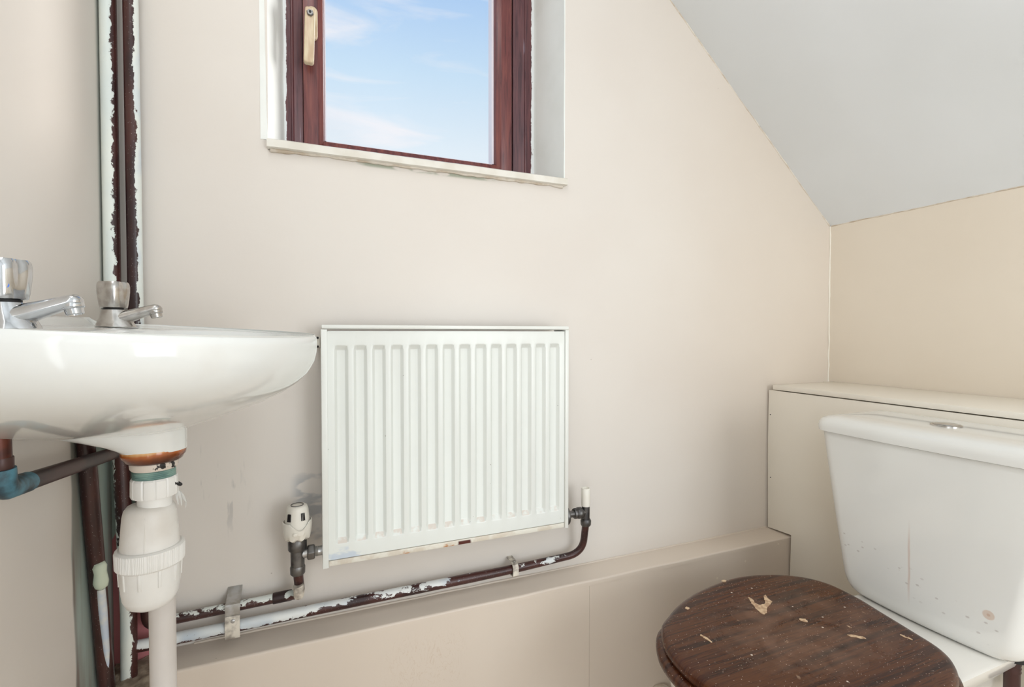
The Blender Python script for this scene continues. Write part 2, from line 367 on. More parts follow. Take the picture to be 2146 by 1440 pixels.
# ------------------------------------------------------------------ mesh helpers
OFF = {}
class MB:
    def __init__(s): s.v = []; s.f = []
    def grid(s, rings, closed=True, cap0=False, cap1=False, flip=False):
        b = len(s.v); n = len(rings[0])
        for r in rings: s.v += [tuple(p) for p in r]
        for i in range(len(rings) - 1):
            for j in range(n if closed else n - 1):
                k = (j + 1) % n
                q = (b + i * n + j, b + i * n + k, b + (i + 1) * n + k, b + (i + 1) * n + j)
                s.f.append(q[::-1] if flip else q)
        if cap0: s.f.append(tuple(b + j for j in range(n))[::-1] if not flip else tuple(b + j for j in range(n)))
        if cap1: s.f.append(tuple(b + (len(rings) - 1) * n + j for j in range(n)))
        return s
    def box(s, x0, x1, y0, y1, z0, z1):
        r = lambda z: [(x0, y0, z), (x1, y0, z), (x1, y1, z), (x0, y1, z)]
        return s.grid([r(z0), r(z1)], True, True, True)
    def poly(s, pts):
        b = len(s.v); s.v += [tuple(p) for p in pts]; s.f.append(tuple(range(b, b + len(pts)))); return s
    def lathe(s, prof, c, axis=(0, 0, 1), seg=32, cap0=True, cap1=True, rib=None):
        ax = Vector(axis).normalized(); a = ax.orthogonal().normalized(); b = ax.cross(a); c = Vector(c)
        rings = []
        for r, h in prof:
            ring = []
            for j in range(seg):
                t = 2 * PI * j / seg; rr = r * (rib(t, h) if rib else 1.0)
                ring.append(c + ax * h + (a * math.cos(t) + b * math.sin(t)) * rr)
            rings.append(ring)
        return s.grid(rings, True, cap0, cap1)
    def tube(s, path, r, seg=18, caps=True):
        P = [Vector(p) for p in path]; n = len(P)
        rad = r if isinstance(r, (list, tuple)) else [r] * n
        T = []
        for i in range(n):
            d = (P[min(i + 1, n - 1)] - P[max(i - 1, 0)]); T.append(d.normalized())
        u = T[0].orthogonal().normalized(); rings = []
        for i in range(n):
            u = (u - T[i] * u.dot(T[i])).normalized(); w = T[i].cross(u)
            rings.append([P[i] + (u * math.cos(2 * PI * j / seg) + w * math.sin(2 * PI * j / seg)) * rad[i] for j in range(seg)])
        return s.grid(rings, True, caps, caps)
    def build(s, name, mat, parent=None, bevel=0.0, bseg=2, smooth=38, bang=30, label=None, recalc=True):
        me = bpy.data.meshes.new(name)
        o = bpy.data.objects.new(name, me); scene.collection.objects.link(o)
        off = Vector((0, 0, -ZC))
        if parent is not None:
            off = OFF[parent.name]; o.parent = parent
        OFF[o.name] = off
        me.from_pydata([tuple(Vector(p) - off) for p in s.v], [], s.f)
        bm = bmesh.new(); bm.from_mesh(me)
        bmesh.ops.remove_doubles(bm, verts=bm.verts, dist=1e-6)
        if recalc: bmesh.ops.recalc_face_normals(bm, faces=bm.faces)
        if bevel > 0:
            es = [e for e in bm.edges if len(e.link_faces) == 2 and e.calc_face_angle(0) > math.radians(bang)]
            bmesh.ops.bevel(bm, geom=es, offset=bevel, segments=bseg, profile=0.5, affect='EDGES', clamp_overlap=True)
        bm.to_mesh(me); bm.free()
        me.shade_smooth(); me.set_sharp_from_angle(angle=math.radians(smooth))
        me.materials.append(MAT[mat] if isinstance(mat, str) else mat)
        if label: o['label'] = label
        return o

def thing(name, label, cat, loc, group=None, kind=None):
    o = bpy.data.objects.new(name, None); scene.collection.objects.link(o)
    o.empty_display_size = 0.05
    o.location = (loc[0], loc[1], loc[2] + ZC); OFF[o.name] = Vector(loc)
    if label: o['label'] = label
    if cat: o['category'] = cat
    if group: o['group'] = group
    if kind: o['kind'] = kind
    return o
def tag(o, label, cat=None, kind=None, group=None):
    o['label'] = label
    if cat: o['category'] = cat
    if kind: o['kind'] = kind
    if group: o['group'] = group
    return o
def fillet(pts, r, n=8):
    P = [Vector(p) for p in pts]; out = [P[0]]
    for i in range(1, len(P) - 1):
        a = (P[i - 1] - P[i]); b = (P[i + 1] - P[i]); rr = min(r, a.length * 0.49, b.length * 0.49)
        p0 = P[i] + a.normalized() * rr; p1 = P[i] + b.normalized() * rr
        for k in range(n + 1):
            t = k / n; out.append(p0 * (1 - t) ** 2 + P[i] * 2 * t * (1 - t) + p1 * t * t)
    out.append(P[-1]); return out
def subdiv_path(P, step):
    out = [Vector(P[0])]
    for a, b in zip(P[:-1], P[1:]):
        a = Vector(a); b = Vector(b); k = max(1, int((b - a).length / step))
        out += [a.lerp(b, i / k) for i in range(1, k + 1)]
    return out
def catmull(P, per=8, closed=True):
    n = len(P); out = []
    for i in range(n):
        p0, p1, p2, p3 = (Vector(P[(i + k) % n]) for k in (-1, 0, 1, 2))
        for k in range(per):
            t = k / per
            out.append(0.5 * ((2 * p1) + (p2 - p0) * t + (2 * p0 - 5 * p1 + 4 * p2 - p3) * t * t + (3 * p1 - p0 - 3 * p2 + p3) * t ** 3))
    return out
def sup(a, b, n, N=48, c=(0, 0)):
    out = []
    for j in range(N):
        t = 2 * PI * j / N; ct, st = math.cos(t), math.sin(t)
        out.append((c[0] + a * math.copysign(abs(ct) ** (2 / n), ct), c[1] + b * math.copysign(abs(st) ** (2 / n), st)))
    return out

# ------------------------------------------------------------------ room shell
XL, XR, YB, YR = -0.316, 1.442, 1.01, -1.30
ZF, ZT = -ZC, 1.42
KN = (0.841 - (ZT - 0.841) / 0.863)           # where the slope meets the flat ceiling
TH = 0.10
def slopez(x): return 0.325 + (1.438 - x) * 0.863

tag(MB().box(XL - TH, XR + TH, YR - TH, YB + 0.22, ZF - 0.05, ZF).build('floor', 'floor'), 'brown floor of the small cloakroom', kind='structure')
r = MB(); r.box(XL - TH, XL, -0.38, YB + 0.2, ZF, ZT + 0.1); r.box(XL - TH, XL, YR - TH, -1.18, ZF, ZT + 0.1); r.box(XL - TH, XL, -1.18, -0.38, 1.15, ZT + 0.1)
tag(r.build('wall_left', 'wall_left'), 'cream painted left wall with grey-green bare strip below the basin', kind='structure')
tag(MB().box(XR, XR + TH, YR - TH, YB + 0.2, ZF, 0.5).build('wall_right', 'wall_right'), 'cream painted low right wall behind the cistern boxing', kind='structure')
r = MB(); r.box(XL, 0.62, YR - TH, YR, ZF, ZT + .1); r.box(0.62, 1.38, YR - TH, YR, ZF, -0.56); r.box(0.62, 1.38, YR - TH, YR, 0.6, ZT + .1); r.box(1.38, XR, YR - TH, YR, ZF, ZT + .1)
tag(r.build('wall_rear', 'ceiling'), 'pale wall behind the viewer', kind='structure')
# window wall, with a splayed opening
WX0, WX1, WZ0, WZ1 = -0.0745, 0.539, 0.338, 1.16       # opening on the room face
FX0, FX1 = -0.050, 0.5135                              # opening at the frame
RD = 0.115                                             # reveal depth
b = MB()
b.box(XL, WX0, YB, YB + 0.18, ZF, ZT + 0.1)
b.box(WX1, XR, YB, YB + 0.18, ZF, ZT + 0.1)
b.box(WX0, WX1, YB, YB + 0.18, ZF, WZ0)
b.box(WX0, WX1, YB, YB + 0.18, WZ1, ZT + 0.1)
wall_back = tag(b.build('wall_back', 'wall_back'), 'cream painted wall with the window and the radiator', kind='structure')

# sloped and flat ceiling, gently uneven
b = MB(); rings = []
nx, ny = 40, 60
for i in range(nx + 1):
    x = KN + (XR + 0.012 - KN) * i / nx; row = []
    for j in range(ny + 1):
        y = YR + (YB + 0.01 - YR) * j / ny
        w = mnoise.noise(Vector((x * 7, y * 7, 3.1))) * 0.0022 + mnoise.noise(Vector((x * 26, y * 26, 1.7))) * 0.0009
        row.append((x + w * 0.65, y, slopez(x) + w * 0.75))
    rings.append(row)
b.grid(rings, closed=False)
rings2 = [[(p[0] + 0.05, p[1], p[2] + 0.06) for p in row] for row in rings]
b.grid(rings2, closed=False)
tag(b.build('ceiling', 'ceiling', smooth=80, recalc=False), 'pale grey-white sloping ceiling', kind='structure')
o = MB().box(XL, KN + 0.02, YR, YB, ZT, ZT + 0.08).build('ceiling', 'ceiling'); tag(o, 'flat strip of white ceiling above the slope', kind='structure')

# cracked caulk lines where the slope meets the walls
def caulk(name, pts, r, lab, mat='caulk'):
    b = MB(); P = subdiv_path(pts, 0.012)
    P = [p + Vector((mnoise.noise(p * 31), mnoise.noise(p * 29 + Vector((5, 0, 0))), mnoise.noise(p * 33 + Vector((0, 7, 0))))) * 0.0016 for p in P]
    b.tube(P, [r * (0.75 + 0.6 * abs(mnoise.noise(p * 45))) for p in P], 8)
    return tag(b.build(name, mat, smooth=80), lab, kind='structure')
caulk('trim_3', [(KN + .2, YB, slopez(KN + .2)), (XR - .003, YB, slopez(XR - .003))], 0.0024, 'cracked caulk line between the window wall and the sloping ceiling')
caulk('trim_4', [(XR, YB - 0.005, slopez(XR) + .001), (XR, 0.0, slopez(XR) + .001)], 0.0022, 'thin caulk line between the right wall and the sloping ceiling')
caulk('trim_5', [(XR - .001, YB - .001, 0.322), (XR - .001, YB - .001, -0.145)], 0.0030, 'filled vertical corner between the window wall and the right wall', 'box_panel')

# low pipe boxing along the window wall
BX0, BXT, BYF = -0.235, -0.551, 0.9365
t = thing('trim_1', 'low cream painted pipe boxing along the foot of the window wall', None, (BX0, BYF, ZF), kind='structure')
MB().box(BX0, 0.5668, BYF, BYF + 0.016, ZF, BXT - 0.012).build('front_panel', 'boxing', t)
MB().box(0.5675, XR - 0.004, BYF + 0.0004, BYF + 0.016, ZF, BXT - 0.012).build('front_panel', 'boxing', t)
b = MB(); pr_ = [(YB - 0.0005, BXT - 0.012), (YB - 0.0005, BXT)] + [(BYF + 0.004 - 0.0045 * math.sin(q * PI / 12), BXT - 0.004 + 0.004 * math.cos(q * PI / 12)) for q in range(7)] + [(BYF - 0.0003, BXT - 0.012)]
rings = []
for i in range(101):
    x = BX0 + (XR - 0.004 - BX0) * i / 100; w = mnoise.noise(Vector((x * 9, 1, 2))) * 0.0010
    rings.append([(x, y + (w if y < YB - 0.02 else 0), z + (w * 0.5 if z > BXT - 0.01 else 0)) for y, z in pr_])
b.grid(rings, True, True, True); b.build('top_board', 'boxing', t, smooth=50)
P = subdiv_path([(-0.20, YB - 0.001, BXT), (1.19, YB - 0.001, BXT)], 0.02)
P = [p + Vector((0, 0, mnoise.noise(p * 21) * 0.0012)) for p in P]
MB().tube(P, 0.0028, 8).build('filler_bead', 'boxing', t, smooth=80)

# tall boxing behind the cistern
CX = 1.19
t = thing('trim_2', 'cream painted boxing with shelf top behind the cistern', None, (CX, 0.3, ZF), kind='structure')
outl = [(0.005, ZF), (0.9300, ZF), (0.9335, -0.69), (0.9305, -0.5440), (1.0035, -0.5485), (1.0065, -0.30), (1.0045, -0.159), (0.005, -0.159)]
def prism_x(x0, x1, pts):
    m = MB(); m.grid([[(x0, p[0], p[1]) for p in pts], [(x1, p[0], p[1]) for p in pts]], True, True, True); return m
prism_x(CX, CX + 0.015, outl).build('front_panel', 'box_panel', t, bevel=0.0008)
MB().box(CX - 0.002, XR - 0.003, 0.005, 0.9905, -0.1565, -0.1440).build('top_board', 'box_panel', t, bevel=0.0012)
MB().box(CX + 0.02, CX + 0.05, 0.01, 0.985, -0.20, -0.158).build('batten', 'gasket', t)
MB().box(XR - 0.02, XR - 0.001, 0.985, YB - 0.001, -0.152, -0.144).build('infill_strip', 'box_panel', t)
MB().box(CX + 0.03, XR - 0.002, 0.975, YB - 0.001, -0.155, -0.1475).build('infill_strip', 'box_panel', t)
for (y, z) in ((0.9985, -0.228), (0.996, -0.405)):
    MB().lathe([(0.0015, 0), (0.0012, -0.001)], (CX, y, z), (1, 0, 0), 10).build('nail_head', 'gasket', t)

# ------------------------------------------------------------------ window
FY = YB + RD                                    # room face of the frame
t = thing('window_1', 'mahogany-brown framed window with cream lever handle and blue sky outside', None, ((WX0 + WX1) / 2, YB, WZ0), kind='structure')
# plaster wedges, so that the splay is real
def plaster_reveal(x_room, x_frame, x_back):
    m = MB(); rings = []
    N = 30
    for i in range(N + 1):
        z = WZ0 + 0.018 + (WZ1 - WZ0 - 0.018) * i / N
        lean = -0.0062 * (z - WZ0) / 0.4 if x_back < 0.2 else 0.0
        w = lambda f: mnoise.noise(Vector((x_room * 9, z * 11, f * 2.3))) * 0.0016
        front = [(x_room + (x_frame - x_room) * f + lean * (1 - f) + w(f), YB - 0.0008 + (RD + 0.01) * f) for f in (0, 0.2, 0.4, 0.6, 0.8, 1.0)]
        ring = [(p[0], p[1], z) for p in front] + [(x_back, YB + RD + 0.0092, z), (x_back, YB - 0.0008, z)]
        rings.append(ring)
    m.grid(rings, True, True, True)
    return m.build('reveal', 'reveal', t, smooth=50)
plaster_reveal(WX0, FX0, WX0 - 0.012)
plaster_reveal(WX1, FX1, WX1 + 0.003)
MB().box(WX0, WX1, YB, FY + 0.005, WZ1 - 0.02, WZ1).build('reveal', 'reveal', t)
# window board
b = MB(); N = 44; rings = []
for i in range(N + 1):
    x = WX0 - 0.001 + (WX1 + 0.004 - WX0) * i / N
    w = mnoise.noise(Vector((x * 14, 0.2, 0))) * 0.0012; y0 = YB - 0.0135 + w
    zt = 0.3555; zb = 0.3395 + mnoise.noise(Vector((x * 30, 3, 0))) * 0.0006
    rings.append([(x, y0, zb + 0.001), (x, y0 - 0.0004, zt - 0.002), (x, y0 + 0.0025, zt), (x, FY + 0.002, zt), (x, FY + 0.002, zb), (x, y0 + 0.002, zb)])
b.grid(rings, True, True, True); b.build('window_board', 'sill', t, smooth=50)
P = subdiv_path([(WX0 + .004, YB - .002, 0.3385), (WX1 - .004, YB - .002, 0.3385)], 0.006)
P = [p + Vector((0, 0, mnoise.noise(p * 60) * 0.002)) for p in P]
MB().tube(P, [0.0034 + 0.002 * mnoise.noise(p * 80) for p in P], 7).build('filler_bead', 'caulk', t, smooth=80)
# outer frame jambs and rails
SX0, SX1 = -0.0150, 0.4540                      # sash edges
for x0, x1 in ((FX0 - 0.012, SX0 - 0.001), (SX1 + 0.006, FX1 + 0.012)):
    pr_ = [(x0, FY), (x1 - 0.0, FY), (x1, FY + 0.06), (x0, FY + 0.06)]
    m = MB()
    if x0 < 0.2:   # left: flat outer band, small step, inner band
        pts = [(x0, FY), (FX0 + 0.011, FY), (FX0 + 0.0125, FY - 0.003), (FX0 + 0.015, FY - 0.003), (FX0 + 0.017, FY + 0.001), (x1, FY + 0.001), (x1, FY + 0.06), (x0, FY + 0.06)]
    else:
        pts = [(x0, FY + 0.001), (FX1 - 0.0245, FY - 0.001), (FX1 - 0.0235, FY - 0.0045), (FX1 - 0.0205, FY - 0.0045), (FX1 - 0.019, FY), (x1, FY), (x1, FY + 0.06), (x0, FY + 0.06)]
    m.grid([[(p[0], p[1], 0.34) for p in pts], [(p[0], p[1], WZ1) for p in pts]], True, True, True)
    m.build('frame_jamb', 'wood_paint', t, bevel=0.0006)
MB().box(FX0, FX1, FY + 0.002, FY + 0.06, 0.34, 0.370).build('frame_rail', 'wood', t, bevel=0.001)
MB().box(FX0, FX1, FY + 0.002, FY + 0.06, WZ1 - 0.04, WZ1).build('frame_rail', 'wood', t, bevel=0.001)
# opening sash with moulded inner edge
GX0, GX1, GZ0, GZ1 = 0.027, 0.4130, 0.4125, 1.075
SZ0, SZ1 = 0.372, 1.118
SY = FY - 0.005
def stile(x_out, x_in, z0, z1, nm):
    d = 1 if x_in > x_out else -1
    pts = [(x_out, SY), (x_in - d * 0.014, SY), (x_in - d * 0.010, SY + 0.003), (x_in - d * 0.003, SY + 0.006), (x_in, SY + 0.016), (x_in, SY + 0.045), (x_out, SY + 0.045)]
    m = MB(); m.grid([[(p[0], p[1], z0) for p in pts], [(p[0], p[1], z1) for p in pts]], True, True, True)
    return m.build(nm, 'wood', t, bevel=0.0008)
stile(SX0, GX0, SZ0, SZ1, 'sash_stile'); stile(SX1, GX1, SZ0, SZ1, 'sash_stile')
def rail(z_out, z_in):
    d = 1 if z_in > z_out else -1
    pts = [(SY, z_out), (SY, z_in - d * 0.014), (SY + 0.003, z_in - d * 0.010), (SY + 0.006, z_in - d * 0.003), (SY + 0.016, z_in), (SY + 0.045, z_in), (SY + 0.045, z_out)]
    m = MB(); m.grid([[(GX0 - 0.004, p[0], p[1]) for p in pts], [(GX1 + 0.004, p[0], p[1]) for p in pts]], True, True, True)
    return m.build('sash_rail', 'wood', t, bevel=0.0008)
rail(SZ0, GZ0); rail(SZ1, GZ1)
GY = SY + 0.028
for x0, x1 in ((GX0 - 0.001, GX0 + 0.0025), (GX1 - 0.005, GX1 + 0.001)):
    MB().box(x0, x1, SY + 0.0165, GY + 0.012, GZ0, GZ1).build('glazing_bead', 'bead', t)
MB().box(GX0, GX1, SY + 0.0165, GY + 0.012, GZ0 - 0.001, GZ0 + 0.002).build('glazing_bead', 'bead', t)
for x, w_ in ((SX0 - 0.0018, 0.002), (SX1 - 0.0002, 0.0064)):
    MB().box(x, x + w_, SY + 0.012, FY + 0.02, SZ0, SZ1).build('gasket', 'gasket', t)
ng = NT('window_glass'); nt = ng.t; nt.nodes.remove(ng.b)
tr = nt.nodes.new('ShaderNodeBsdfTransparent'); gl = nt.nodes.new('ShaderNodeBsdfGlossy'); gl.inputs['Roughness'].default_value = 0.02
mx = nt.nodes.new('ShaderNodeMixShader')
mx.inputs[0].default_value = 0.035; nt.links.new(tr.outputs[0], mx.inputs[1]); nt.links.new(gl.outputs[0], mx.inputs[2])
nt.links.new(mx.outputs[0], nt.nodes['Material Output'].inputs[0]); MAT['glass'] = ng.m
MB().box(GX0 - 0.006, GX1 + 0.006, GY, GY + 0.004, GZ0 - 0.006, GZ1 + 0.006).build('pane', 'glass', t)
# handle: rose plate, lever, lock barrel
hx = 0.0032
def slab_rounded(cx, w, z0, z1, y0, y1, r, lean=0.0):
    pts = []
    for (sx, sz, a0) in ((1, 1, 0), (-1, 1, 90), (-1, -1, 180), (1, -1, 270)):
        for k in range(7):
            a = math.radians(a0 + 15 * k)
            zc = z1 - r if sz > 0 else z0 + r
            pts.append((cx + sx * (w - r) + r * math.cos(a), zc + r * math.sin(a)))
    zm = (z0 + z1) / 2
    m = MB(); m.grid([[(p[0] + lean * (p[1] - zm), y0, p[1]) for p in pts], [(p[0] + lean * (p[1] - zm), y1, p[1]) for p in pts]], True, True, True); return m
hd = slab_rounded(hx, 0.0105, 0.612, 0.680, SY - 0.009, SY, 0.010).build('handle', 'brass_gold', t, bevel=0.0018)
hd['label'] = 'cream espagnolette window handle'
slab_rounded(hx - 0.0055, 0.0098, 0.551, 0.664, SY - 0.033, SY - 0.018, 0.0055, 0.03).build('lever', 'brass_gold', hd, bevel=0.003, bseg=3)
MB().lathe([(0.0065, 0), (0.0065, -0.012)], (hx - 0.003, SY - 0.008, 0.650), (0, 1, 0), 20).build('spindle', 'brass_gold', hd)
m = MB(); m.lathe([(0.0068, 0), (0.0068, -0.0035), (0.0056, -0.005)], (hx - 0.0040, SY - 0.0325, 0.6500), (0, 1, 0), 6); m.build('lock_barrel', 'lock', hd)
MB().lathe([(0.0024, 0), (0.0024, -0.0012)], (hx - 0.0040, SY - 0.0374, 0.6508), (0, 1, 0), 14).build('keyhole', 'gasket', hd)

# ------------------------------------------------------------------ radiator
RX0, RX1, RY = 0.0125, 0.5120, 0.935
RZ0, RZ1 = -0.4235, 0.0155
t = thing('radiator', 'white ribbed panel radiator hanging under the window', 'radiator', ((RX0 + RX1) / 2, RY, RZ0))
px0, px1, pz0, pz1 = RX0 + 0.0105, RX1 - 0.0085, -0.411, 0.0045
nr = 14; pitch = 0.0333; first = 0.5 * (px0 + px1) - pitch * (nr - 1) / 2
xs = [(px0, 0)]
for i in range(nr):
    c = first + i * pitch
    xs += [(c - 0.0118, 1), (c - 0.0072, 2), (c + 0.0072, 2), (c + 0.0118, 1)]
xs.append((px1, 0))
zs = [(pz0, 0), (-0.3835, 1), (-0.3745, 2), (-0.0300, 2), (-0.0215, 1), (pz1, 0)]
b = MB(); rows = []
for z, kz in zs:
    rows.append([(x, RY + 0.003 + (0.0080 if (kx == 2 and kz == 2) else 0.0), z) for x, kx in xs])
b.grid(rows, closed=False)
b.grid([[(px0, RY + 0.003, pz0), (px1, RY + 0.003, pz0), (px1, RY + 0.003, pz1), (px0, RY + 0.003, pz1)],
        [(px0, RY + 0.018, pz0), (px1, RY + 0.018, pz0), (px1, RY + 0.018, pz1), (px0, RY + 0.018, pz1)]], True, False, True)
b.build('front_panel', 'rad', t, bevel=0.0014, bseg=2, bang=14, smooth=25)
MB().box(RX0 + 0.011, RX1 - 0.009, RY + 0.002, RY + 0.010, RZ0 + 0.0015, pz0 - 0.0012).build('bottom_seam', 'rad_lip', t, bevel=0.0012)
MB().box(RX0, RX0 + 0.0105, RY - 0.001, RY + 0.056, RZ0, 0.0075).build('side_casing', 'rad_trim', t, bevel=0.0012)
MB().box(RX1 - 0.0080, RX1, RY - 0.001, RY + 0.056, RZ0, 0.0075).build('side_casing', 'rad_trim', t, bevel=0.0012)
m = MB(); m.box(RX0 + 0.0013, RX1 - 0.0005, RY - 0.002, RY + 0.057, 0.0083, RZ1); m.build('top_grille', 'rad_trim', t, bevel=0.0014)
for i in range(22):
    x = RX0 + 0.025 + i * 0.0212
    MB().box(x, x + 0.012, RY + 0.012, RY + 0.046, RZ1 - 0.0004, RZ1 + 0.0002).build('grille_slot', 'gasket', t)
b = MB()
for i in range(46):
    x = RX0 + 0.02 + i * 0.0103; b.box(x, x + 0.0008, RY + 0.02, RY + 0.050, -0.38, -0.03)
b.build('convector_fins', 'rad_trim', t)
for x in (RX0 + 0.06, RX1 - 0.06):
    MB().box(x - 0.012, x + 0.012, RY + 0.052, YB, -0.36, -0.02).build('wall_bracket', 'galv', t)
MB().box(RX0 - 0.0062, RX0 - 0.0008, RY + 0.045, YB - 0.001, -0.0255, -0.0060).build('bracket_tab', 'trv', t, bevel=0.001)
for z in (-0.008, -0.0245):
    MB().box(RX0 - 0.0070, RX0 - 0.0030, RY + 0.043, RY + 0.050, z - 0.002, z + 0.002).build('bracket_screw', 'gasket', t, bevel=0.0008)

# ------------------------------------------------------------------ thermostatic valve (left) and lockshield (right)
VX, VY, VZ = -0.0290, 0.952, -0.388
t = thing('thermostatic_radiator_valve', 'white-headed thermostatic radiator valve on the left of the radiator', 'radiator valve', (VX, VY, -0.43))
b = MB(); b.lathe([(0.0150, 0.020), (0.0215, 0.024), (0.0235, 0.034), (0.0245, 0.044), (0.0245, 0.0515), (0.0225, 0.0525), (0.0218, 0.038)], (VX, VY, VZ), seg=48, cap0=True, cap1=False,
                  rib=None)
# wavy upper lip of the collar
for i, p in enumerate(b.v):
    h = p[2] - VZ
    if h > 0.043:
        a = math.atan2(p[1] - VY, p[0] - VX)
        b.v[i] = (p[0], p[1], p[2] - 0.012 * max(0.0, math.cos(2 * (a + PI / 2 - 0.25))) ** 1.2 + 0.001)
    elif h < 0.025:
        a = math.atan2(p[1] - VY, p[0] - VX); b.v[i] = (p[0], p[1], p[2] + 0.002 * math.cos(8 * a))
b.build('head_collar', 'trv', t, smooth=50)
hdv = MB().lathe([(0.0205, 0.034), (0.0209, 0.050), (0.0188, 0.073), (0.0170, 0.0790), (0.0140, 0.0810), (0.0, 0.0815)], (VX, VY, VZ), seg=48, cap1=False,
                 rib=lambda a, h: 1.0 - (0.05 * (0.5 + 0.5 * math.cos(6 * a)) ** 3 if 0.05 < h < 0.076 else 0.0)).build('thermostat_head', 'trv', t, smooth=50)
MB().lathe([(0.0108, 0.0808), (0.0108, 0.0823), (0.0097, 0.0823), (0.0097, 0.0808)], (VX, VY - 0.001, VZ), seg=32).build('dial_ring', 'lock', hdv)
for da in (-0.55, 0.60):
    for dd in (-0.12, 0.0, 0.12):
        a = -PI / 2 - 0.1 + da + dd * 1.0
        c = Vector((VX + 0.0196 * math.cos(a), VY + 0.0196 * math.sin(a), VZ + 0.064)); d = Vector((math.cos(a), math.sin(a), 0)); s_ = Vector((-d.y, d.x, 0))
        m = MB(); up = Vector((-d.x * 0.12, -d.y * 0.12, 1)).normalized()
        q = [c + s_ * sx * 0.00045 + up * sz * 0.0065 + d * k for k in (-0.002, 0.0022) for sx, sz in ((-1, -1), (1, -1), (1, 1), (-1, 1))]
        m.grid([q[:4], q[4:]], True, True, True); m.build('vent_slot', 'gasket', hdv)
MB().box(VX - 0.006, VX + 0.001, VY - 0.0262, VY - 0.022, VZ + 0.0335, VZ + 0.0385).build('pointer_tab', 'trv', t, bevel=0.0008)
MB().lathe([(0.0145, 0.0), (0.0158, 0.002), (0.0158, 0.016), (0.0150, 0.018), (0.0150, 0.021)], (VX, VY, VZ), seg=32).build('valve_collar', 'brass', t)
MB().lathe([(0.0115, -0.036), (0.0118, 0.001)], (VX, VY, VZ), seg=32).build('valve_body', 'brass', t)
MB().lathe([(0.0105, -0.0445), (0.0125, -0.042), (0.0128, -0.031), (0.0118, -0.0285)], (VX, VY, VZ), seg=32).build('compression_nut', 'brass', t)
TZ = VZ - 0.008
MB().lathe([(0.0085, 0.008), (0.0085, 0.018)], (VX, VY, TZ), (1, 0, 0), 24).build('side_branch', 'galv', t)
MB().lathe([(0.0125, 0.016), (0.0140, 0.018), (0.0140, 0.027), (0.0125, 0.029)], (VX, VY, TZ), (1, 0, 0), 6).build('union_nut', 'brass', t, bevel=0.001)
MB().lathe([(0.0085, 0.028), (0.0092, 0.029), (0.0085, 0.030), (0.0092, 0.0312), (0.0085, 0.0324), (0.0092, 0.0336), (0.0085, 0.035), (0.0085, RX0 - VX + 0.004)], (VX, VY, TZ), (1, 0, 0), 24).build('threaded_tail', 'galv', t)

LX, LY, LZ = 0.5690, 0.957, -0.404
t = thing('lockshield_valve', 'grey lockshield valve with slim white cap on the right of the radiator', 'radiator valve', (LX, LY, -0.44))
MB().lathe([(0.0100, 0.014), (0.0102, 0.053), (0.0092, 0.0545), (0.0075, 0.0545), (0.0072, 0.052), (0.0, 0.0515)], (LX, LY, LZ), seg=32, cap1=False).build('cap', 'trv', t)
MB().lathe([(0.0086, -0.016), (0.0090, 0.0155)], (LX, LY, LZ), seg=28).build('valve_body', 'brass', t)
MB().lathe([(0.0100, -0.031), (0.0118, -0.028), (0.0120, -0.019), (0.0100, -0.0155)], (LX, LY, LZ), seg=28).build('compression_nut', 'brass', t)
MB().lathe([(0.0070, 0.0), (0.0085, 0.012)], (LX, LY, LZ), (-1, 0, 0), 24).build('side_branch', 'brass', t)
MB().lathe([(0.0115, 0.011), (0.0128, 0.013), (0.0128, 0.020), (0.0110, 0.023), (0.0118, 0.0245), (0.0118, 0.029), (0.0105, 0.031)], (LX, LY, LZ), (-1, 0, 0), 24).build('union_nut', 'brass', t)
MB().lathe([(0.0075, 0.030), (0.0075, LX - RX1 + 0.003)], (LX, LY, LZ), (-1, 0, 0), 20).build('threaded_tail', 'brass', t)
MB().lathe([(0.0215, LX - RX1 - 0.0075), (0.0215, LX - RX1 - 0.001)], (LX, LY, LZ), (-1, 0, 0), 28).build('escutcheon', 'brass', t, bevel=0.001)

# ------------------------------------------------------------------ radiator pipes and clips
PY = 0.9845; Z1, Z2 = -0.485, -0.5170; PR = 0.0084
t = thing('radiator_feed_pipe', 'upper paint-streaked heating pipe rising to the thermostatic valve', 'pipe', (-0.15, PY, Z1 - 0.01))
path = fillet([(-0.235, PY, Z1 - 0.004), (-0.05, PY, Z1 + 0.001), (VX + 0.0035, PY - 0.012, Z1 + 0.006), (VX, VY, VZ - 0.037)], 0.022, 10)
MB().tube(subdiv_path(path, 0.012), PR).build('pipe_run', 'pipe_feed', t, smooth=80)
MB().lathe([(0.0094, -0.016), (0.0098, -0.013), (0.0098, 0.013), (0.0094, 0.016)], (-0.056, PY, Z1 + 0.0008), (1, 0, 0.03), 20).build('solder_sleeve', 'copper_dark', t)
MB().tube(fillet([(-0.225, PY, Z1 - 0.004), (-0.258, PY, Z1 - 0.004), (-0.2603, PY + 0.001, Z1 + 0.05)], 0.022, 8), 0.0125).build('elbow', 'copper_dark', t, smooth=80)
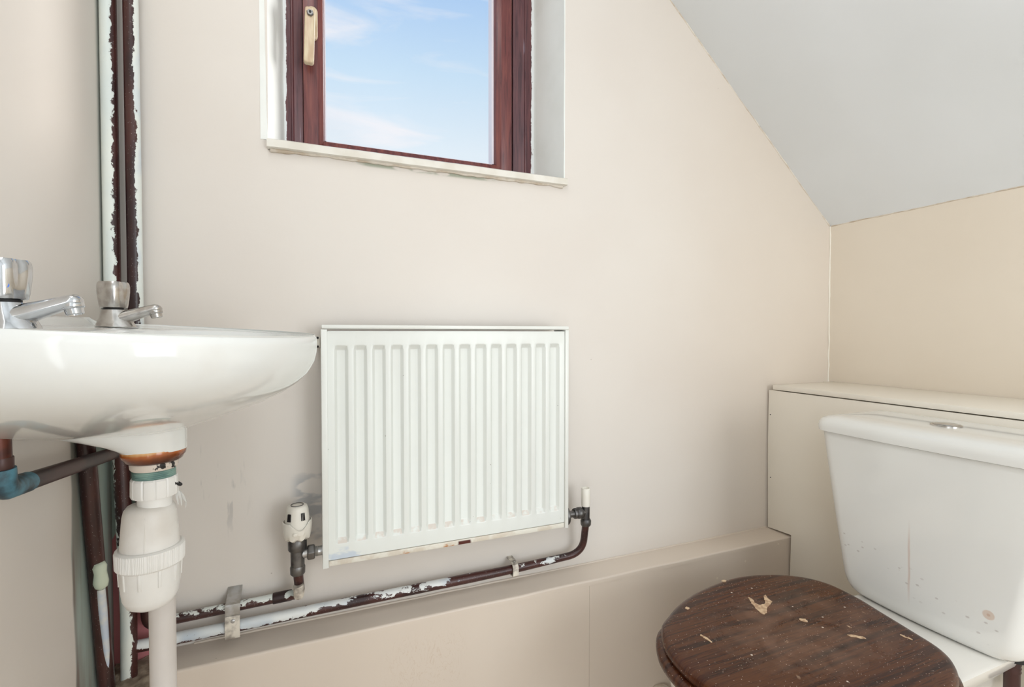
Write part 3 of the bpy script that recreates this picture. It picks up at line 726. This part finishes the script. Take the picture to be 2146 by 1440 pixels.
# splash of white paint on the bend
b = MB(); b.tube([(VX + 0.0005, VY + 0.003, VZ - 0.066), (VX + 0.0014, VY + 0.004, VZ - 0.072), (VX + 0.0016, VY + 0.008, VZ - 0.082), (VX + 0.001, VY + 0.013, VZ - 0.090)], [0.0085, 0.0091, 0.0092, 0.0087], 18)
b.build('paint_splash', 'clip_paint', t, smooth=80)
t = thing('radiator_return_pipe', 'lower paint-streaked heating pipe lying on the boxing to the lockshield valve', 'pipe', (0.15, PY, Z2 - 0.01))
path = fillet([(-0.275, PY - 0.004, Z2 - 0.004), (-0.02, PY - 0.002, Z2 - 0.002), (0.40, PY, Z2), (LX + 0.004, PY - 0.006, Z2 + 0.010), (LX, LY, LZ - 0.027)], 0.055, 12)
pp = subdiv_path(path, 0.012)
MB().tube(pp, [0.0098 - 0.0018 * min(1.0, max(0.0, (p.x - 0.30) / 0.22)) for p in pp]).build('pipe_run', 'pipe_return', t, smooth=80)

cx_ = -0.134
t = thing('pipe_clip', 'double metal pipe clip holding both heating pipes near the waste pipe', 'pipe clip', (cx_, PY, Z2 - 0.03))
def strap(x0, x1, pts, th=0.0016):
    m = MB(); P = [Vector((0, p[0], p[1])) for p in pts]; outer = []; inner = []
    for i, p in enumerate(P):
        d = (P[min(i + 1, len(P) - 1)] - P[max(i - 1, 0)]).normalized(); nrm_ = Vector((0, -d.z, d.y))
        outer.append(p + nrm_ * th); inner.append(p)
    loop = outer + inner[::-1]
    m.grid([[(x0, p.y, p.z) for p in loop], [(x1, p.y, p.z) for p in loop]], True, True, True); return m
strap(cx_ - 0.0125, cx_ + 0.0105, [(PY - PR - 0.0035, Z1 - 0.012), (PY - PR - 0.0040, Z1 + 0.004), (PY - PR - 0.0025, Z1 + 0.0085), (PY - 0.002, Z1 + 0.0105), (YB - 0.008, Z1 + 0.0175), (YB - 0.0005, Z1 + 0.0245)][::-1]).build('upper_saddle', 'galv', t)
strap(cx_ - 0.0125, cx_ + 0.0105, [(PY - PR - 0.0030, Z1 - 0.0115), (PY - PR - 0.0045, Z1 - 0.0155), (PY - PR - 0.0062, Z2 + 0.006), (PY - PR - 0.0064, Z2 - 0.012), (PY - PR - 0.0040, Z2 - 0.018)][::-1]).build('lower_saddle', 'clip_paint', t)
MB().lathe([(0.0034, 0), (0.0034, 0.0022), (0.002, 0.003)], (cx_, PY - PR - 0.0058, Z1 - 0.019), (0, -1, 0), 16).build('screw', 'galv', t)
cx_ = 0.4035
t = thing('pipe_clip', 'single paint-splashed pipe clip below the right half of the radiator', 'pipe clip', (cx_, PY, Z2 - 0.02))
strap(cx_ - 0.0065, cx_ + 0.0065, [(YB - 0.0005, Z2 + 0.0185), (PY + 0.003, Z2 + 0.0178), (PY - PR - 0.002, Z2 + 0.0145), (PY - PR - 0.0055, Z2 + 0.007), (PY - PR - 0.0055, Z2 - 0.009), (PY - PR - 0.001, Z2 - 0.0125), (PY + 0.004, Z2 - 0.0128)], 0.0022).build('saddle', 'clip_paint', t)
MB().lathe([(0.0032, 0), (0.0032, 0.002), (0.002, 0.0028)], (cx_, PY - 0.004, Z2 + 0.0182), (0, -0.5, 1), 14).build('screw', 'galv', t)

# ------------------------------------------------------------------ corner pipes
path = subdiv_path([(-0.3025, 0.9845, ZT), (-0.3020, 0.9845, 0.05), (-0.2945, 0.9845, -0.20), (-0.2860, 0.980, -0.46), (-0.2835, 0.968, -0.58), (-0.2835, 0.966, ZF)], 0.03)
tag(MB().tube(path, 0.0115).build('riser_pipe', 'riser_a', smooth=80), 'dark riser pipe in the left corner, its left side painted white', 'pipe', group='corner riser pipes')
path = subdiv_path([(-0.2730, 0.9850, ZT), (-0.2715, 0.9850, 0.05), (-0.2680, 0.9850, -0.20), (-0.2605, 0.9850, -0.44)], 0.03)
tag(MB().tube(path, 0.0108).build('riser_pipe', 'riser_b', smooth=80), 'dark riser pipe nearer the window, its right side painted white', 'pipe', group='corner riser pipes')
t = thing('leaning_pipe', 'brown pipe leaning down the left wall with pale paint runs', 'pipe', (-0.304, 0.98, ZF))
A, B_ = Vector((-0.3045, 0.872, -0.10)), Vector((-0.3035, 0.938, -0.55))
path = [A + (B_ - A) * k for k in (0.02, 0.1, 0.2, 0.3, 0.4, 0.5, 0.6, 0.7, 0.8, 0.9, 1.0)] + [Vector((-0.3035, 0.939, -0.70)), Vector((-0.3035, 0.937, ZF))]
MB().tube(subdiv_path(path, 0.03), 0.0108).build('pipe_run', 'pipe_lean', t, smooth=80)
b = MB(); c0 = A + (B_ - A) * 0.58 + Vector((0.006, -0.0062, 0)); ax = (B_ - A).normalized()
b.lathe([(0.0, -0.0205), (0.0065, -0.0195), (0.0088, -0.013), (0.0078, -0.004), (0.0088, 0.004), (0.0096, 0.012), (0.0080, 0.019), (0.0045, 0.0225), (0.0, 0.024)], c0, ax, 18, False, False)
b.build('paint_blob', simple('pale_green_paint_blob', lin(216, 226, 206), 0.35), t, smooth=80)
b = MB(); c1 = [A + (B_ - A) * k + Vector((0.0055, -0.0068, 0)) for k in (0.63, 0.70, 0.78, 0.86, 0.93)]
b.tube(c1, [0.0052, 0.0056, 0.0050, 0.0042, 0.0018], 14); b.build('paint_run', simple('pale_blue_paint_run', lin(204, 214, 230), 0.35, var=lin(228, 228, 224), vs_=50), t, smooth=80)

# supply pipe to the near tap
t = thing('tap_supply_pipe', 'brown copper supply pipe with blue corroded elbow under the basin', 'pipe', (-0.28, 0.66, -0.20))
tx, ty = -0.2700, 0.597
el = Vector((-0.2722, 0.630, -0.1500))
far = Vector((-0.2835, 0.962, -0.187))
MB().tube(subdiv_path([(tx, ty, -0.088), (tx, ty + 0.002, -0.135)], 0.02), 0.0080).build('tap_tail', 'copper_red', t, smooth=80)
MB().lathe([(0.0088, -0.006), (0.0088, 0.006)], (tx, ty + 0.002, -0.121), seg=20).build('coupling_ring', 'copper_dark', t, bevel=0.001)
MB().tube(fillet([(tx, ty + 0.002, -0.126), (tx, ty + 0.004, -0.1465), tuple(el + (far - el) * 0.055)], 0.016, 8), 0.0104).build('elbow', 'blue_copper', t, smooth=80)
MB().tube(subdiv_path([el + (far - el) * 0.02, far], 0.03), 0.0093).build('pipe_run', 'copper_dark', t, smooth=80)

# crumbled mortar and batten at the boxing's left end
b = MB(); rings = []
for i in range(15):
    x = XL + 0.004 + (0.082) * i / 14; row = []
    for j in range(11):
        a = j / 10; y = 0.925 + 0.083 * a
        z = -0.566 + 0.03 * a * 0.3 + mnoise.noise(Vector((x * 60, y * 60, 0))) * 0.006
        row.append((x, y + mnoise.noise(Vector((x * 40, 3, a * 5))) * 0.006, z))
    rings.append([(x, row[0][1] + 0.004, -0.66)] + row + [(x, 1.008, -0.66)])
b.grid(rings, closed=True, cap0=True, cap1=True)
tag(b.build('mortar_lump', 'mortar', smooth=60), 'rough grey-brown mortar in the corner behind the waste pipe', 'mortar')
tag(MB().box(-0.262, -0.2365, 0.916, 0.9345, ZF, -0.592).build('timber_batten', 'batten', bevel=0.001), 'pale sawn timber batten at the left end of the pipe boxing', 'timber')

# ------------------------------------------------------------------ wash basin
def rimz(x, y): return 0.0035 - 0.045 * (x + 0.15) + 0.019 * (y - 0.68)
BYc, HW, BX = 0.68, 0.232, XL + 0.0015
WCX, WCY = -0.172, 0.680                       # waste position
PROJ = 0.3185
def outline(N=120):
    pts = []
    for j in range(N):
        a = -PI / 2 + PI * j / (N - 1)         # front curve from near end to far end
        ca, sa = math.cos(a), math.sin(a)
        x = BX + 0.105 + (PROJ - 0.105) * abs(ca) ** (2 / 2.25)
        y = BYc + HW * math.copysign(abs(sa) ** (2 / 2.25), sa)
        pts.append((x, y))
    m = 22
    side = []
    for k in range(1, m):                      # far side back to the wall
        f = k / m; side.append((BX + 0.105 - 0.105 * f, BYc + HW - 0.012 * f ** 3))
    back = [(BX, BYc + (HW - 0.012) * (1 - 2 * k / 40)) for k in range(41)]
    side2 = [(p[0], 2 * BYc - p[1]) for p in side[::-1]]
    return pts + side + back + side2
OUT = outline(); NO = len(OUT)
t = thing('wash_basin', 'white wall-hung wash basin on the left wall with rust-stained outlet', 'basin', (BX, BYc, -0.15))
b = MB(); rings = []
prof = [(0.985, 0.002), (1.0, -0.002), (1.003, -0.008), (1.0, -0.020), (0.985, -0.032), (0.945, -0.0455), (0.88, -0.0575), (0.79, -0.0685), (0.68, -0.078), (0.56, -0.087), (0.44, -0.095), (0.32, -0.1025), (0.20, -0.109), (0.08, -0.114)]
def scaled(s_, dz, tiltk):
    ring = []
    for x, y in OUT:
        if x > WCX: nxp = WCX + (x - WCX) * s_
        else: nxp = WCX + (x - WCX) * (max(s_, 0.02) ** 0.35 if s_ < 1 else 1)
        nyp = BYc + (y - BYc) * s_
        ring.append((max(nxp, BX), nyp, dz + rimz(x, y) * tiltk))
    return ring
# inside: deck, bowl
bcx, bcy = BX + 0.198, BYc
def bowl(a, bb, z, n=2.2):
    ring = []
    for x, y in OUT:
        th = math.atan2((y - bcy) / HW, (x - bcx) / 0.16)
        c_, s_ = math.cos(th), math.sin(th)
        X = bcx + a * math.copysign(abs(c_) ** (2 / n), c_); Y = bcy + bb * math.copysign(abs(s_) ** (2 / n), s_)
        ring.append((X, Y, z + rimz(X, Y)))
    return ring
inner = [bowl(0.004, 0.004, -0.092, 2), bowl(0.03, 0.05, -0.090), bowl(0.06, 0.10, -0.080), bowl(0.082, 0.145, -0.055), bowl(0.093, 0.172, -0.022), bowl(0.097, 0.180, -0.010), bowl(0.100, 0.186, -0.0045)]
# flat tap deck and raised back edge
def deck(f, z):
    base = bowl(0.100, 0.186, 0); ring = []
    for (x, y), p in zip(OUT, base):
        X = p[0] + (x - p[0]) * f; Y = p[1] + (y - p[1]) * f
        up = 0.0068 * max(0.0, min(1.0, (BX + 0.022 - X) / 0.012))
        ring.append((X, Y, z + up + rimz(X, Y)))
    return ring
inner += [deck(0.06, -0.0025), deck(0.3, -0.002), deck(0.6, -0.002), deck(0.80, -0.0015), deck(0.90, 0.0005), deck(0.95, 0.0018)]
outer = []
for s_, dz in prof:
    k = max(0.0, 1 + dz / 0.114)
    ring = scaled(s_, dz, k)
    if dz > -0.003:
        ring = [(p[0], p[1], p[2] + (0.0068 if (p[0] < BX + 0.012) else 0)) for p in ring]
    outer.append(ring)
b.grid(inner + outer, True, True, True)
body = b.build('basin_body', 'ceramic', t, smooth=55)
# outlet boss: round at the waste, running back up to the wall
b = MB(); rings = []
for f, z in ((0, -0.096), (0.1, -0.104), (0.30, -0.1125), (0.52, -0.119), (0.75, -0.1255), (0.92, -0.131), (1.0, -0.1345)):
    ring = []
    for j in range(56):
        a = 2 * PI * j / 56; ca, sa = math.cos(a), math.sin(a)
        rx = 0.0322 if ca > 0 else 0.0312 + 0.098 * (1 - f) ** 1.2
        ry = 0.0305 + 0.006 * (1 - f)
        ring.append((WCX + rx * ca, WCY + ry * sa, z))
    rings.append(ring)
b.grid(rings, True, True, True); b.build('outlet_boss', 'ceramic', t, smooth=60)
MB().lathe([(0.0311, -0.1325), (0.0315, -0.1370), (0.0309, -0.1405), (0.0291, -0.1425), (0.0278, -0.1455), (0.0249, -0.1475)], (WCX, WCY, 0), seg=48).build('rust_ring', 'rust', t, smooth=50, label='rusty orange-brown stained rim of the outlet')
MB().lathe([(0.0228, -0.1440), (0.0237, -0.1475), (0.0231, -0.1540), (0.0217, -0.1560)], (WCX, WCY, 0), seg=40).build('waste_flange', 'flange', t, label='limescale-crusted black and white waste flange')
prof2 = []
z = -0.1545
while z > -0.176:
    prof2 += [(0.0198, z), (0.0210, z - 0.0008), (0.0198, z - 0.0016)]; z -= 0.002
MB().lathe(prof2, (WCX, WCY, 0), seg=40).build('threaded_waste', 'verdigris', t, label='green verdigris-coated threaded brass waste')

# ------------------------------------------------------------------ taps
def make_tap(label, x, y, matc, near):
    z0 = rimz(x, y) - 0.0012
    t = thing('basin_tap', label, 'tap', (x, y, z0), group='chrome basin taps')
    b = MB(); rings = []
    for z, rx0, rx1, ry in ((0.0, 0.0200, 0.0240, 0.0170), (0.0016, 0.0198, 0.0236, 0.0168), (0.006, 0.0180, 0.0215, 0.0152), (0.011, 0.0162, 0.0185, 0.0138), (0.017, 0.0142, 0.0155, 0.0128), (0.0225, 0.0126, 0.0126, 0.0122)):
        rings.append([(x + (rx1 if math.cos(a) > 0 else rx0) * math.cos(a), y + ry * math.sin(a), z0 + z) for a in [2 * PI * j / 40 for j in range(40)]])
    b.grid(rings, True, True, True); b.build('tap_body', matc, t, smooth=50)
    b = MB(); rings = []
    for k in range(15):
        f = k / 14; xx = x + 0.006 + 0.0410 * f
        zc = z0 + 0.0098 + 0.0155 * f ** 0.95
        hh = 0.0100 - 0.0042 * f ** 0.7; ww = 0.0125 - 0.0043 * f ** 0.8
        if f > 0.9: hh *= 0.97
        rings.append([(xx - 0.30 * math.sin(a) * hh * (0.6), y + ww * math.copysign(abs(math.cos(a)) ** 0.8, math.cos(a)), zc + hh * math.copysign(abs(math.sin(a)) ** 0.8, math.sin(a))) for a in [2 * PI * j / 28 for j in range(28)]])
    for q, s_ in ((0.003, 0.9), (0.0052, 0.65), (0.0064, 0.25)):
        c_ = Vector((x + 0.047, y, z0 + 0.0253)); base = rings[14]
        rings.append([tuple(c_ + (Vector(p) - c_) * s_ + Vector((q, 0, 0))) for p in base])
    b.grid(rings, True, True, True); sp = b.build('spout', matc, t, smooth=60)
    MB().lathe([(0.0072, 0.004), (0.0082, 0.0), (0.0084, -0.0035), (0.0078, -0.0046), (0.0070, -0.0050), (0.0067, -0.0095), (0.0058, -0.0102), (0.0054, -0.008), (0.0, -0.008)], (x + 0.0455, y, z0 + 0.0225), (-0.22, 0, 1), 28, True, False).build('nozzle', matc, sp, smooth=40)
    MB().lathe([(0.0108, 0.021), (0.0108, 0.0258)], (x, y, z0), seg=32).build('gland_ring', 'black', t)
    b = MB(); rings = []; NN = 64
    for z, R_ in ((0.0248, 0.0128), (0.0256, 0.0140), (0.030, 0.0148), (0.038, 0.0157), (0.046, 0.0164), (0.053, 0.0165), (0.0572, 0.0158), (0.0592, 0.0145), (0.0596, 0.008), (0.0597, 0.0005)):
        ring = []
        for j in range(NN):
            a = 2 * PI * j / NN
            sq = 1.0 / (abs(math.cos(a + 0.5)) ** 3.2 + abs(math.sin(a + 0.5)) ** 3.2) ** (1 / 3.2)
            fl = max(0.0, math.cos(4 * (a + 0.5))) ** 1.5 * max(0.0, min(1.0, (z - 0.032) / 0.022)) * 0.13
            ring.append((x + R_ * (0.93 * sq) * (1 - fl) * math.cos(a), y + R_ * (0.93 * sq) * (1 - fl) * math.sin(a), z0 + z))
        rings.append(ring)
    b.grid(rings, True, True, True); h = b.build('handle', matc, t, smooth=42)
    if near:
        d = Vector((0.42, -0.907, 0)).normalized()
        MB().lathe([(0.0026, -0.002), (0.0025, 0.0012)], Vector((x, y, z0 + 0.0365)) + d * 0.0146, d, 18).build('blue_disc', 'blue', h)  # small blue disc set on the side of the handle
    return t
make_tap('shiny chrome basin tap with a blue dot, nearest the viewer', -0.2445, 0.553, 'chrome', True)
make_tap('dull worn chrome basin tap in front of the riser pipes', -0.2445, 0.800, 'chrome_worn', False)

# ------------------------------------------------------------------ bottle trap and waste pipe
TCX = WCX - 0.0055
t = thing('bottle_trap', 'white plastic bottle trap hanging under the basin', 'trap', (WCX, WCY, -0.335))
MB().lathe([(0.0215, -0.1655), (0.0228, -0.1675), (0.0231, -0.1850), (0.0221, -0.1875)], (WCX, WCY, 0), seg=96, rib=lambda a, h: 1.0 - 0.045 * (abs(math.sin(6 * a)) < 0.28) - 0.0 ).build('top_nut', 'plastic', t, smooth=30)
MB().lathe([(0.0168, -0.186), (0.0168, -0.201)], (WCX, WCY, 0), seg=40).build('inlet_neck', 'plastic', t)
MB().lathe([(0.0164, -0.1965), (0.0217, -0.1985), (0.0246, -0.2025), (0.0261, -0.2090), (0.0283, -0.236), (0.0289, -0.253)], (TCX, WCY + 0.002, 0), seg=48).build('upper_body', 'plastic_old', t, smooth=50)
MB().tube([(TCX + 0.002, WCY + 0.002 - 0.0250, -0.2068), (TCX + 0.002, WCY + 0.002 - 0.0281, -0.236), (TCX + 0.002, WCY + 0.002 - 0.0287, -0.2475)], 0.0007, 6).build('mould_seam', 'plastic_old', t)
MB().lathe([(0.0307, -0.2455), (0.0332, -0.2470), (0.0336, -0.2490), (0.0332, -0.2655), (0.0316, -0.2675)], (TCX, WCY + 0.002, 0), seg=240, rib=lambda a, h: (1.0 + 0.008 * (1 if (int(a / (2 * PI) * 240) % 2) else -1) * (1 if -0.2660 < h < -0.248 else 0))).build('ribbed_ring', 'plastic', t, smooth=20)
MB().lathe([(0.0299, -0.2655), (0.0289, -0.290), (0.0271, -0.3035), (0.0234, -0.3120), (0.0164, -0.3165), (0.0, -0.3180)], (TCX, WCY + 0.002, 0), seg=48, cap1=False).build('cup', 'plastic', t, smooth=60)
for k in range(10):
    a = -PI / 2 - 0.10 + k * 2 * PI / 10
    d = Vector((math.cos(a), math.sin(a), 0)); c = Vector((TCX, WCY + 0.002, 0)) + d * 0.0297; s_ = Vector((-d.y, d.x, 0))
    m = MB(); q = []
    for rad, zz in ((0.0, -0.2665), (-0.0010, -0.2870)):
        q.append([c + d * (rad + k_) + s_ * sx * 0.0016 + Vector((0, 0, zz)) for k_, sx in ((-0.003, -1), (0.0014, -1), (0.0014, 1), (-0.003, 1))])
    m.grid(q, True, True, True); m.build('grip_rib', 'plastic', t, bevel=0.0006)
P = [Vector((WCX + 0.0025 + 0.0215 * math.cos(a), WCY + 0.006 + 0.0205 * math.sin(a), -0.168 - 0.012 * math.cos(a) - 0.006 * math.sin(a))) for a in [2 * PI * j / 30 for j in range(31)]]
MB().tube(P, 0.0018, 8, False).build('rubber_washer', 'black', t, smooth=60)
for k, (dx, dz) in enumerate(((0.0, 0.0), (0.0035, -0.003), (-0.003, 0.002))):
    P = [(WCX + 0.020 + dx * .5, WCY + 0.004 + 0.002 * k, -0.185 + dz), (WCX + 0.0235 + dx, WCY + 0.002, -0.190 + dz), (WCX + 0.0262 + dx * 1.3, WCY - 0.001, -0.197 + dz), (WCX + 0.0270 + dx * 1.1, WCY - 0.003, -0.203 + dz)]
    m = MB(); m.grid([[(p[0] - w, p[1], p[2]), (p[0] + w, p[1] - 0.001, p[2] + 0.0006), (p[0] + w, p[1] + 0.0004, p[2] + 0.0012), (p[0] - w, p[1] + 0.0014, p[2] + 0.0006)] for p, w in zip(P, (0.0016, 0.0014, 0.0010, 0.0005))], True, True, True)
    m.build('tape_shred', 'plastic', t, smooth=60)
t = thing('waste_pipe', 'straight pale grey waste pipe behind the bottle trap', 'pipe', (-0.1765, 0.722, ZF))
MB().lathe([(0.0140, -0.262), (0.0140, ZF + 0.001)], (-0.1765, 0.722, 0), seg=36).build('pipe_run', 'waste', t, smooth=60)
MB().lathe([(0.0165, -0.245), (0.0165, -0.264), (0.0155, -0.266)], (-0.1765, 0.722, 0), seg=36).build('push_fit_collar', 'plastic_old', t, smooth=50)

# ------------------------------------------------------------------ toilet
t = thing('toilet', 'white close-coupled toilet with dark wooden seat lid closed', 'toilet', (0.80, 0.54, ZF))
CYc = 0.534
def rrect(x0, x1, y0, y1, r, bow, z, N=10):
    pts = []
    for (cx, cy, a0) in ((x1 - 0.006, y1 - 0.006, 0), (x0 + r, y1 - r, 90), (x0 + r, y0 + r, 180), (x1 - 0.006, y0 + 0.006, 270)):
        rr = r if a0 in (90, 180) else 0.006
        for k in range(N + 1):
            a = math.radians(a0 + 90 * k / N); pts.append([cx + rr * math.cos(a), cy + rr * math.sin(a)])
        if a0 == 90:
            for k in range(1, 16):
                pts.append([x0, (y1 - r) + ((y0 + r) - (y1 - r)) * k / 16])
    ym = (y0 + y1) / 2; h = (y1 - y0) / 2
    for p in pts:
        if p[0] < x0 + r + 0.03:
            p[0] -= bow * (1 - min(1, ((p[1] - ym) / h) ** 2))
    return [(p[0], p[1], z) for p in pts]
def hw_at(z):                                 # half width of the tapering cistern
    f = (z + 0.205) / (-0.523 + 0.205)
    return 0.1895 - 0.048 * f - 0.004 * f * f
b = MB(); rings = []
for z, ins in ((-0.2065, 0), (-0.25, 0), (-0.30, 0), (-0.36, 0), (-0.42, 0), (-0.46, 0), (-0.490, 0.000), (-0.506, 0.002), (-0.516, 0.006), (-0.5225, 0.012), (-0.5255, 0.021)):
    h = hw_at(z) - ins
    rings.append(rrect(1.003 + ins * 0.7 + 0.004 * ((z + 0.2) / -0.32), CX - 0.004, CYc - h, CYc + h, 0.026, 0.010, z))
b.grid(rings, True, True, True); b.build('cistern', 'cistern', t, smooth=50)
b = MB(); rings = []
for z, o_ in ((-0.2055, 0.004), (-0.2045, 0.0065), (-0.195, 0.0075), (-0.186, 0.0060), (-0.1795, 0.002), (-0.1752, -0.006), (-0.1725, -0.020), (-0.1715, -0.045)):
    h = hw_at(-0.205) + o_
    rings.append(rrect(1.003 - o_, CX - 0.003 + (0 if o_ > 0 else o_ * .3), CYc - h, CYc + h, 0.028 if o_ > -0.01 else 0.02, 0.010, z))
b.grid(rings, True, True, True); b.build('cistern_lid', 'cistern', t, smooth=50)
bx, by = 1.090, 0.537
fb = MB().lathe([(0.0235, -0.173), (0.0235, -0.1695), (0.0215, -0.1685), (0.0200, -0.1695)], (bx, by, 0), seg=40).build('flush_button', 'chrome_worn', t)
m = MB(); m.lathe([(0.0195, -0.172), (0.0195, -0.1682), (0.0175, -0.1672), (0.0, -0.1668)], (bx, by, 0), seg=40, cap1=False); m.build('button_plate', 'chrome', fb)
# pan: rim, bowl side, foot and cistern deck
LID = [(.551, .672), (.579, .6915), (.630, .718), (.70, .740), (.801, .752), (.880, .734), (.930, .703), (.955, .663), (.957, .610), (.947, .560), (.936, .508), (.922, .455), (.890, .420), (.836, .397), (.74, .384), (.65, .396), (.572, .440), (.530, .495), (.513, .560), (.522, .625)]
LC = catmull([(p[0], p[1], 0) for p in LID], 6)
def ring_of(C, d, z, cen=(0.745, 0.566)):
    n = len(C); out = []
    for i in range(n):
        tg = (C[(i + 1) % n] - C[i - 1]).normalized(); nr_ = Vector((tg.y, -tg.x, 0))
        if nr_.dot(C[i] - Vector((cen[0], cen[1], 0))) < 0: nr_ = -nr_
        q = C[i] + nr_ * d; out.append((q.x, q.y, z))
    return out
# front (pan) outline follows the seat; rear runs into the deck
def pan_ring(k, z, sh=0.0, cut=0.93):
    out = []
    for p in LC:
        x = 0.77 + (p.x - 0.77) * k + sh; y = 0.545 + (p.y - 0.552) * k
        out.append((x, y, z))
    return out
b = MB()
b.grid([pan_ring(0.80, -0.60), pan_ring(0.84, -0.545), pan_ring(0.88, -0.540), pan_ring(0.955, -0.540), pan_ring(0.985, -0.543), pan_ring(0.985, -0.556), pan_ring(0.965, -0.580), pan_ring(0.92, -0.63, 0.008), pan_ring(0.82, -0.70, 0.025), pan_ring(0.70, -0.77, 0.05), pan_ring(0.62, -0.83, 0.07), pan_ring(0.62, -0.88, 0.075), pan_ring(0.66, -0.915, 0.075), pan_ring(0.68, ZF + 0.002, 0.075)], True, True, True)
b.build('pan', 'pan', t, smooth=60)
def deck_ring(x0, x1, y0, y1, r, z): return rrect(x0, x1, y0, y1, r, 0.0, z)
b = MB(); b.grid([deck_ring(0.86, CX - 0.012, 0.425, 0.640, 0.03, -0.5265), deck_ring(0.855, CX - 0.010, 0.420, 0.645, 0.03, -0.5285), deck_ring(0.86, CX - 0.012, 0.425, 0.640, 0.03, -0.548), deck_ring(0.87, CX - 0.03, 0.452, 0.613, 0.03, -0.585), deck_ring(0.85, CX - 0.06, 0.462, 0.603, 0.03, -0.68), deck_ring(0.84, CX - 0.07, 0.450, 0.615, 0.03, ZF + 0.001)], True, True, True)
b.build('cistern_deck', 'pan', t, smooth=60)
# seat ring and lid
b = MB(); n = len(LC)
sec = [(-0.070, -0.5385), (0.004, -0.5385), (0.0085, -0.5350), (0.0095, -0.5290), (0.0080, -0.5235), (0.003, -0.5205), (-0.03, -0.5195), (-0.070, -0.5210)]
LS = [Vector((p.x - 0.001, p.y - 0.0, 0)) for p in LC]
b.grid([ring_of(LS, d if d > -0.05 else -0.055, z) for d, z in sec] + [ring_of(LS, -0.055, -0.5385)], True)
b.build('seat_ring', 'seat', t, smooth=60)
b = MB()
sec = [(-0.05, -0.5185), (-0.004, -0.5185), (0.0, -0.5165), (0.0015, -0.5120), (0.0012, -0.5075), (-0.0012, -0.5030), (-0.0060, -0.5005), (-0.012, -0.5000)]
rr = [ring_of(LC, d, z) for d, z in sec]
cen = Vector((0.745, 0.566, 0))
for k in (0.85, 0.6, 0.3, 0.04): rr.append([tuple(Vector((cen.x, cen.y, -0.4995)) + (Vector((p[0], p[1], -0.4995)) - Vector((cen.x, cen.y, -0.4995))) * k) for p in rr[7]])
b.grid(rr, True, True, True); b.build('seat_lid', 'seat', t, smooth=60)
def fleck(pts, name='paint_fleck'):
    C = catmull([(p[0], p[1], 0) for p in pts], 5); C = [p + Vector((mnoise.noise(p * 230), mnoise.noise(p * 230 + Vector((9, 4, 0))), 0)) * 0.0022 for p in C]
    m = MB(); m.grid([[(p.x, p.y, -0.5003) for p in C], [(p.x, p.y, -0.4988) for p in C]], True, True, True)
    return m.build(name, 'fleck', t)
MAT['fleck'] = simple('dried_tan_paint', lin(214, 186, 152), 0.6, var=lin(176, 142, 112), vs_=120)
fleck([(0.7585, 0.6805), (0.7495, 0.6665), (0.7395, 0.6440), (0.7365, 0.6300), (0.7480, 0.6315), (0.7640, 0.6425), (0.7860, 0.6520), (0.7900, 0.6640), (0.7960, 0.6750), (0.7850, 0.6690), (0.7740, 0.6555), (0.7600, 0.6530), (0.7540, 0.6600), (0.7600, 0.6720)])
fleck([(0.7850, 0.5955), (0.7820, 0.5900), (0.7870, 0.5845), (0.7930, 0.5865), (0.7935, 0.5920)])
fleck([(0.5885, 0.6240), (0.5905, 0.6120), (0.5935, 0.6020), (0.5950, 0.6060), (0.5935, 0.6190), (0.5915, 0.6250)])
fleck([(0.6225, 0.6975), (0.6245, 0.6925), (0.6300, 0.6940), (0.6290, 0.6985)])
fleck([(0.7600, 0.7470), (0.7625, 0.7430), (0.7690, 0.7440), (0.7680, 0.7480)])
fleck([(0.8150, 0.5320), (0.8210, 0.5240), (0.8330, 0.5150), (0.8340, 0.5190), (0.8240, 0.5300)])
fleck([(0.8960, 0.4985), (0.8985, 0.4890), (0.9010, 0.4850), (0.9015, 0.4905), (0.8985, 0.4990)])
for y in (0.475, 0.625):
    MB().lathe([(0.006, -0.012), (0.006, 0.012)], (0.918, y, -0.5255), (0.2, 1, 0), 18).build('hinge', 'chrome_worn', t)
# filling valve tail and nut below the cistern
iv = MB().lathe([(0.016, -0.512), (0.016, -0.530), (0.019, -0.531), (0.019, -0.540), (0.012, -0.542)], (1.075, 0.432, 0), seg=28).build('inlet_nut', 'black', t, smooth=40)
MB().lathe([(0.0105, -0.54), (0.0115, -0.542), (0.0105, -0.545), (0.0115, -0.548), (0.0105, -0.551), (0.0115, -0.554), (0.0105, -0.557), (0.0115, -0.560), (0.0105, -0.563), (0.0105, -0.60)], (1.075, 0.432, 0), seg=24).build('threaded_tail', 'copper_dark', iv)
MB().tube(subdiv_path([(1.092, 0.395, -0.516), (1.092, 0.393, -0.60), (1.10, 0.39, ZF + 0.01)], 0.05), 0.011).build('overflow_tail', 'plastic_old', t, smooth=70)
# lump of old filler beside the pan
m = MB(); m.lathe([(0.0, 0.0)] + [(0.022 * math.sin(a), 0.015 - 0.015 * math.cos(a)) for a in (0.3, 0.7, 1.1, 1.5, 1.9, 2.4)] + [(0.0, 0.027)], (0.757, 0.922, -0.862), (0.1, -0.2, 1), 16, False, False)
m.v = [tuple(Vector(p) + Vector((mnoise.noise(Vector(p) * 60), mnoise.noise(Vector(p) * 60 + Vector((3, 3, 3))), mnoise.noise(Vector(p) * 60 + Vector((7, 1, 3))))) * 0.006) for p in m.v]
tag(m.build('filler_lump', 'caulk', None, smooth=60), 'pale crumbly filler lump stuck to the boxing beside the toilet pan', 'filler')
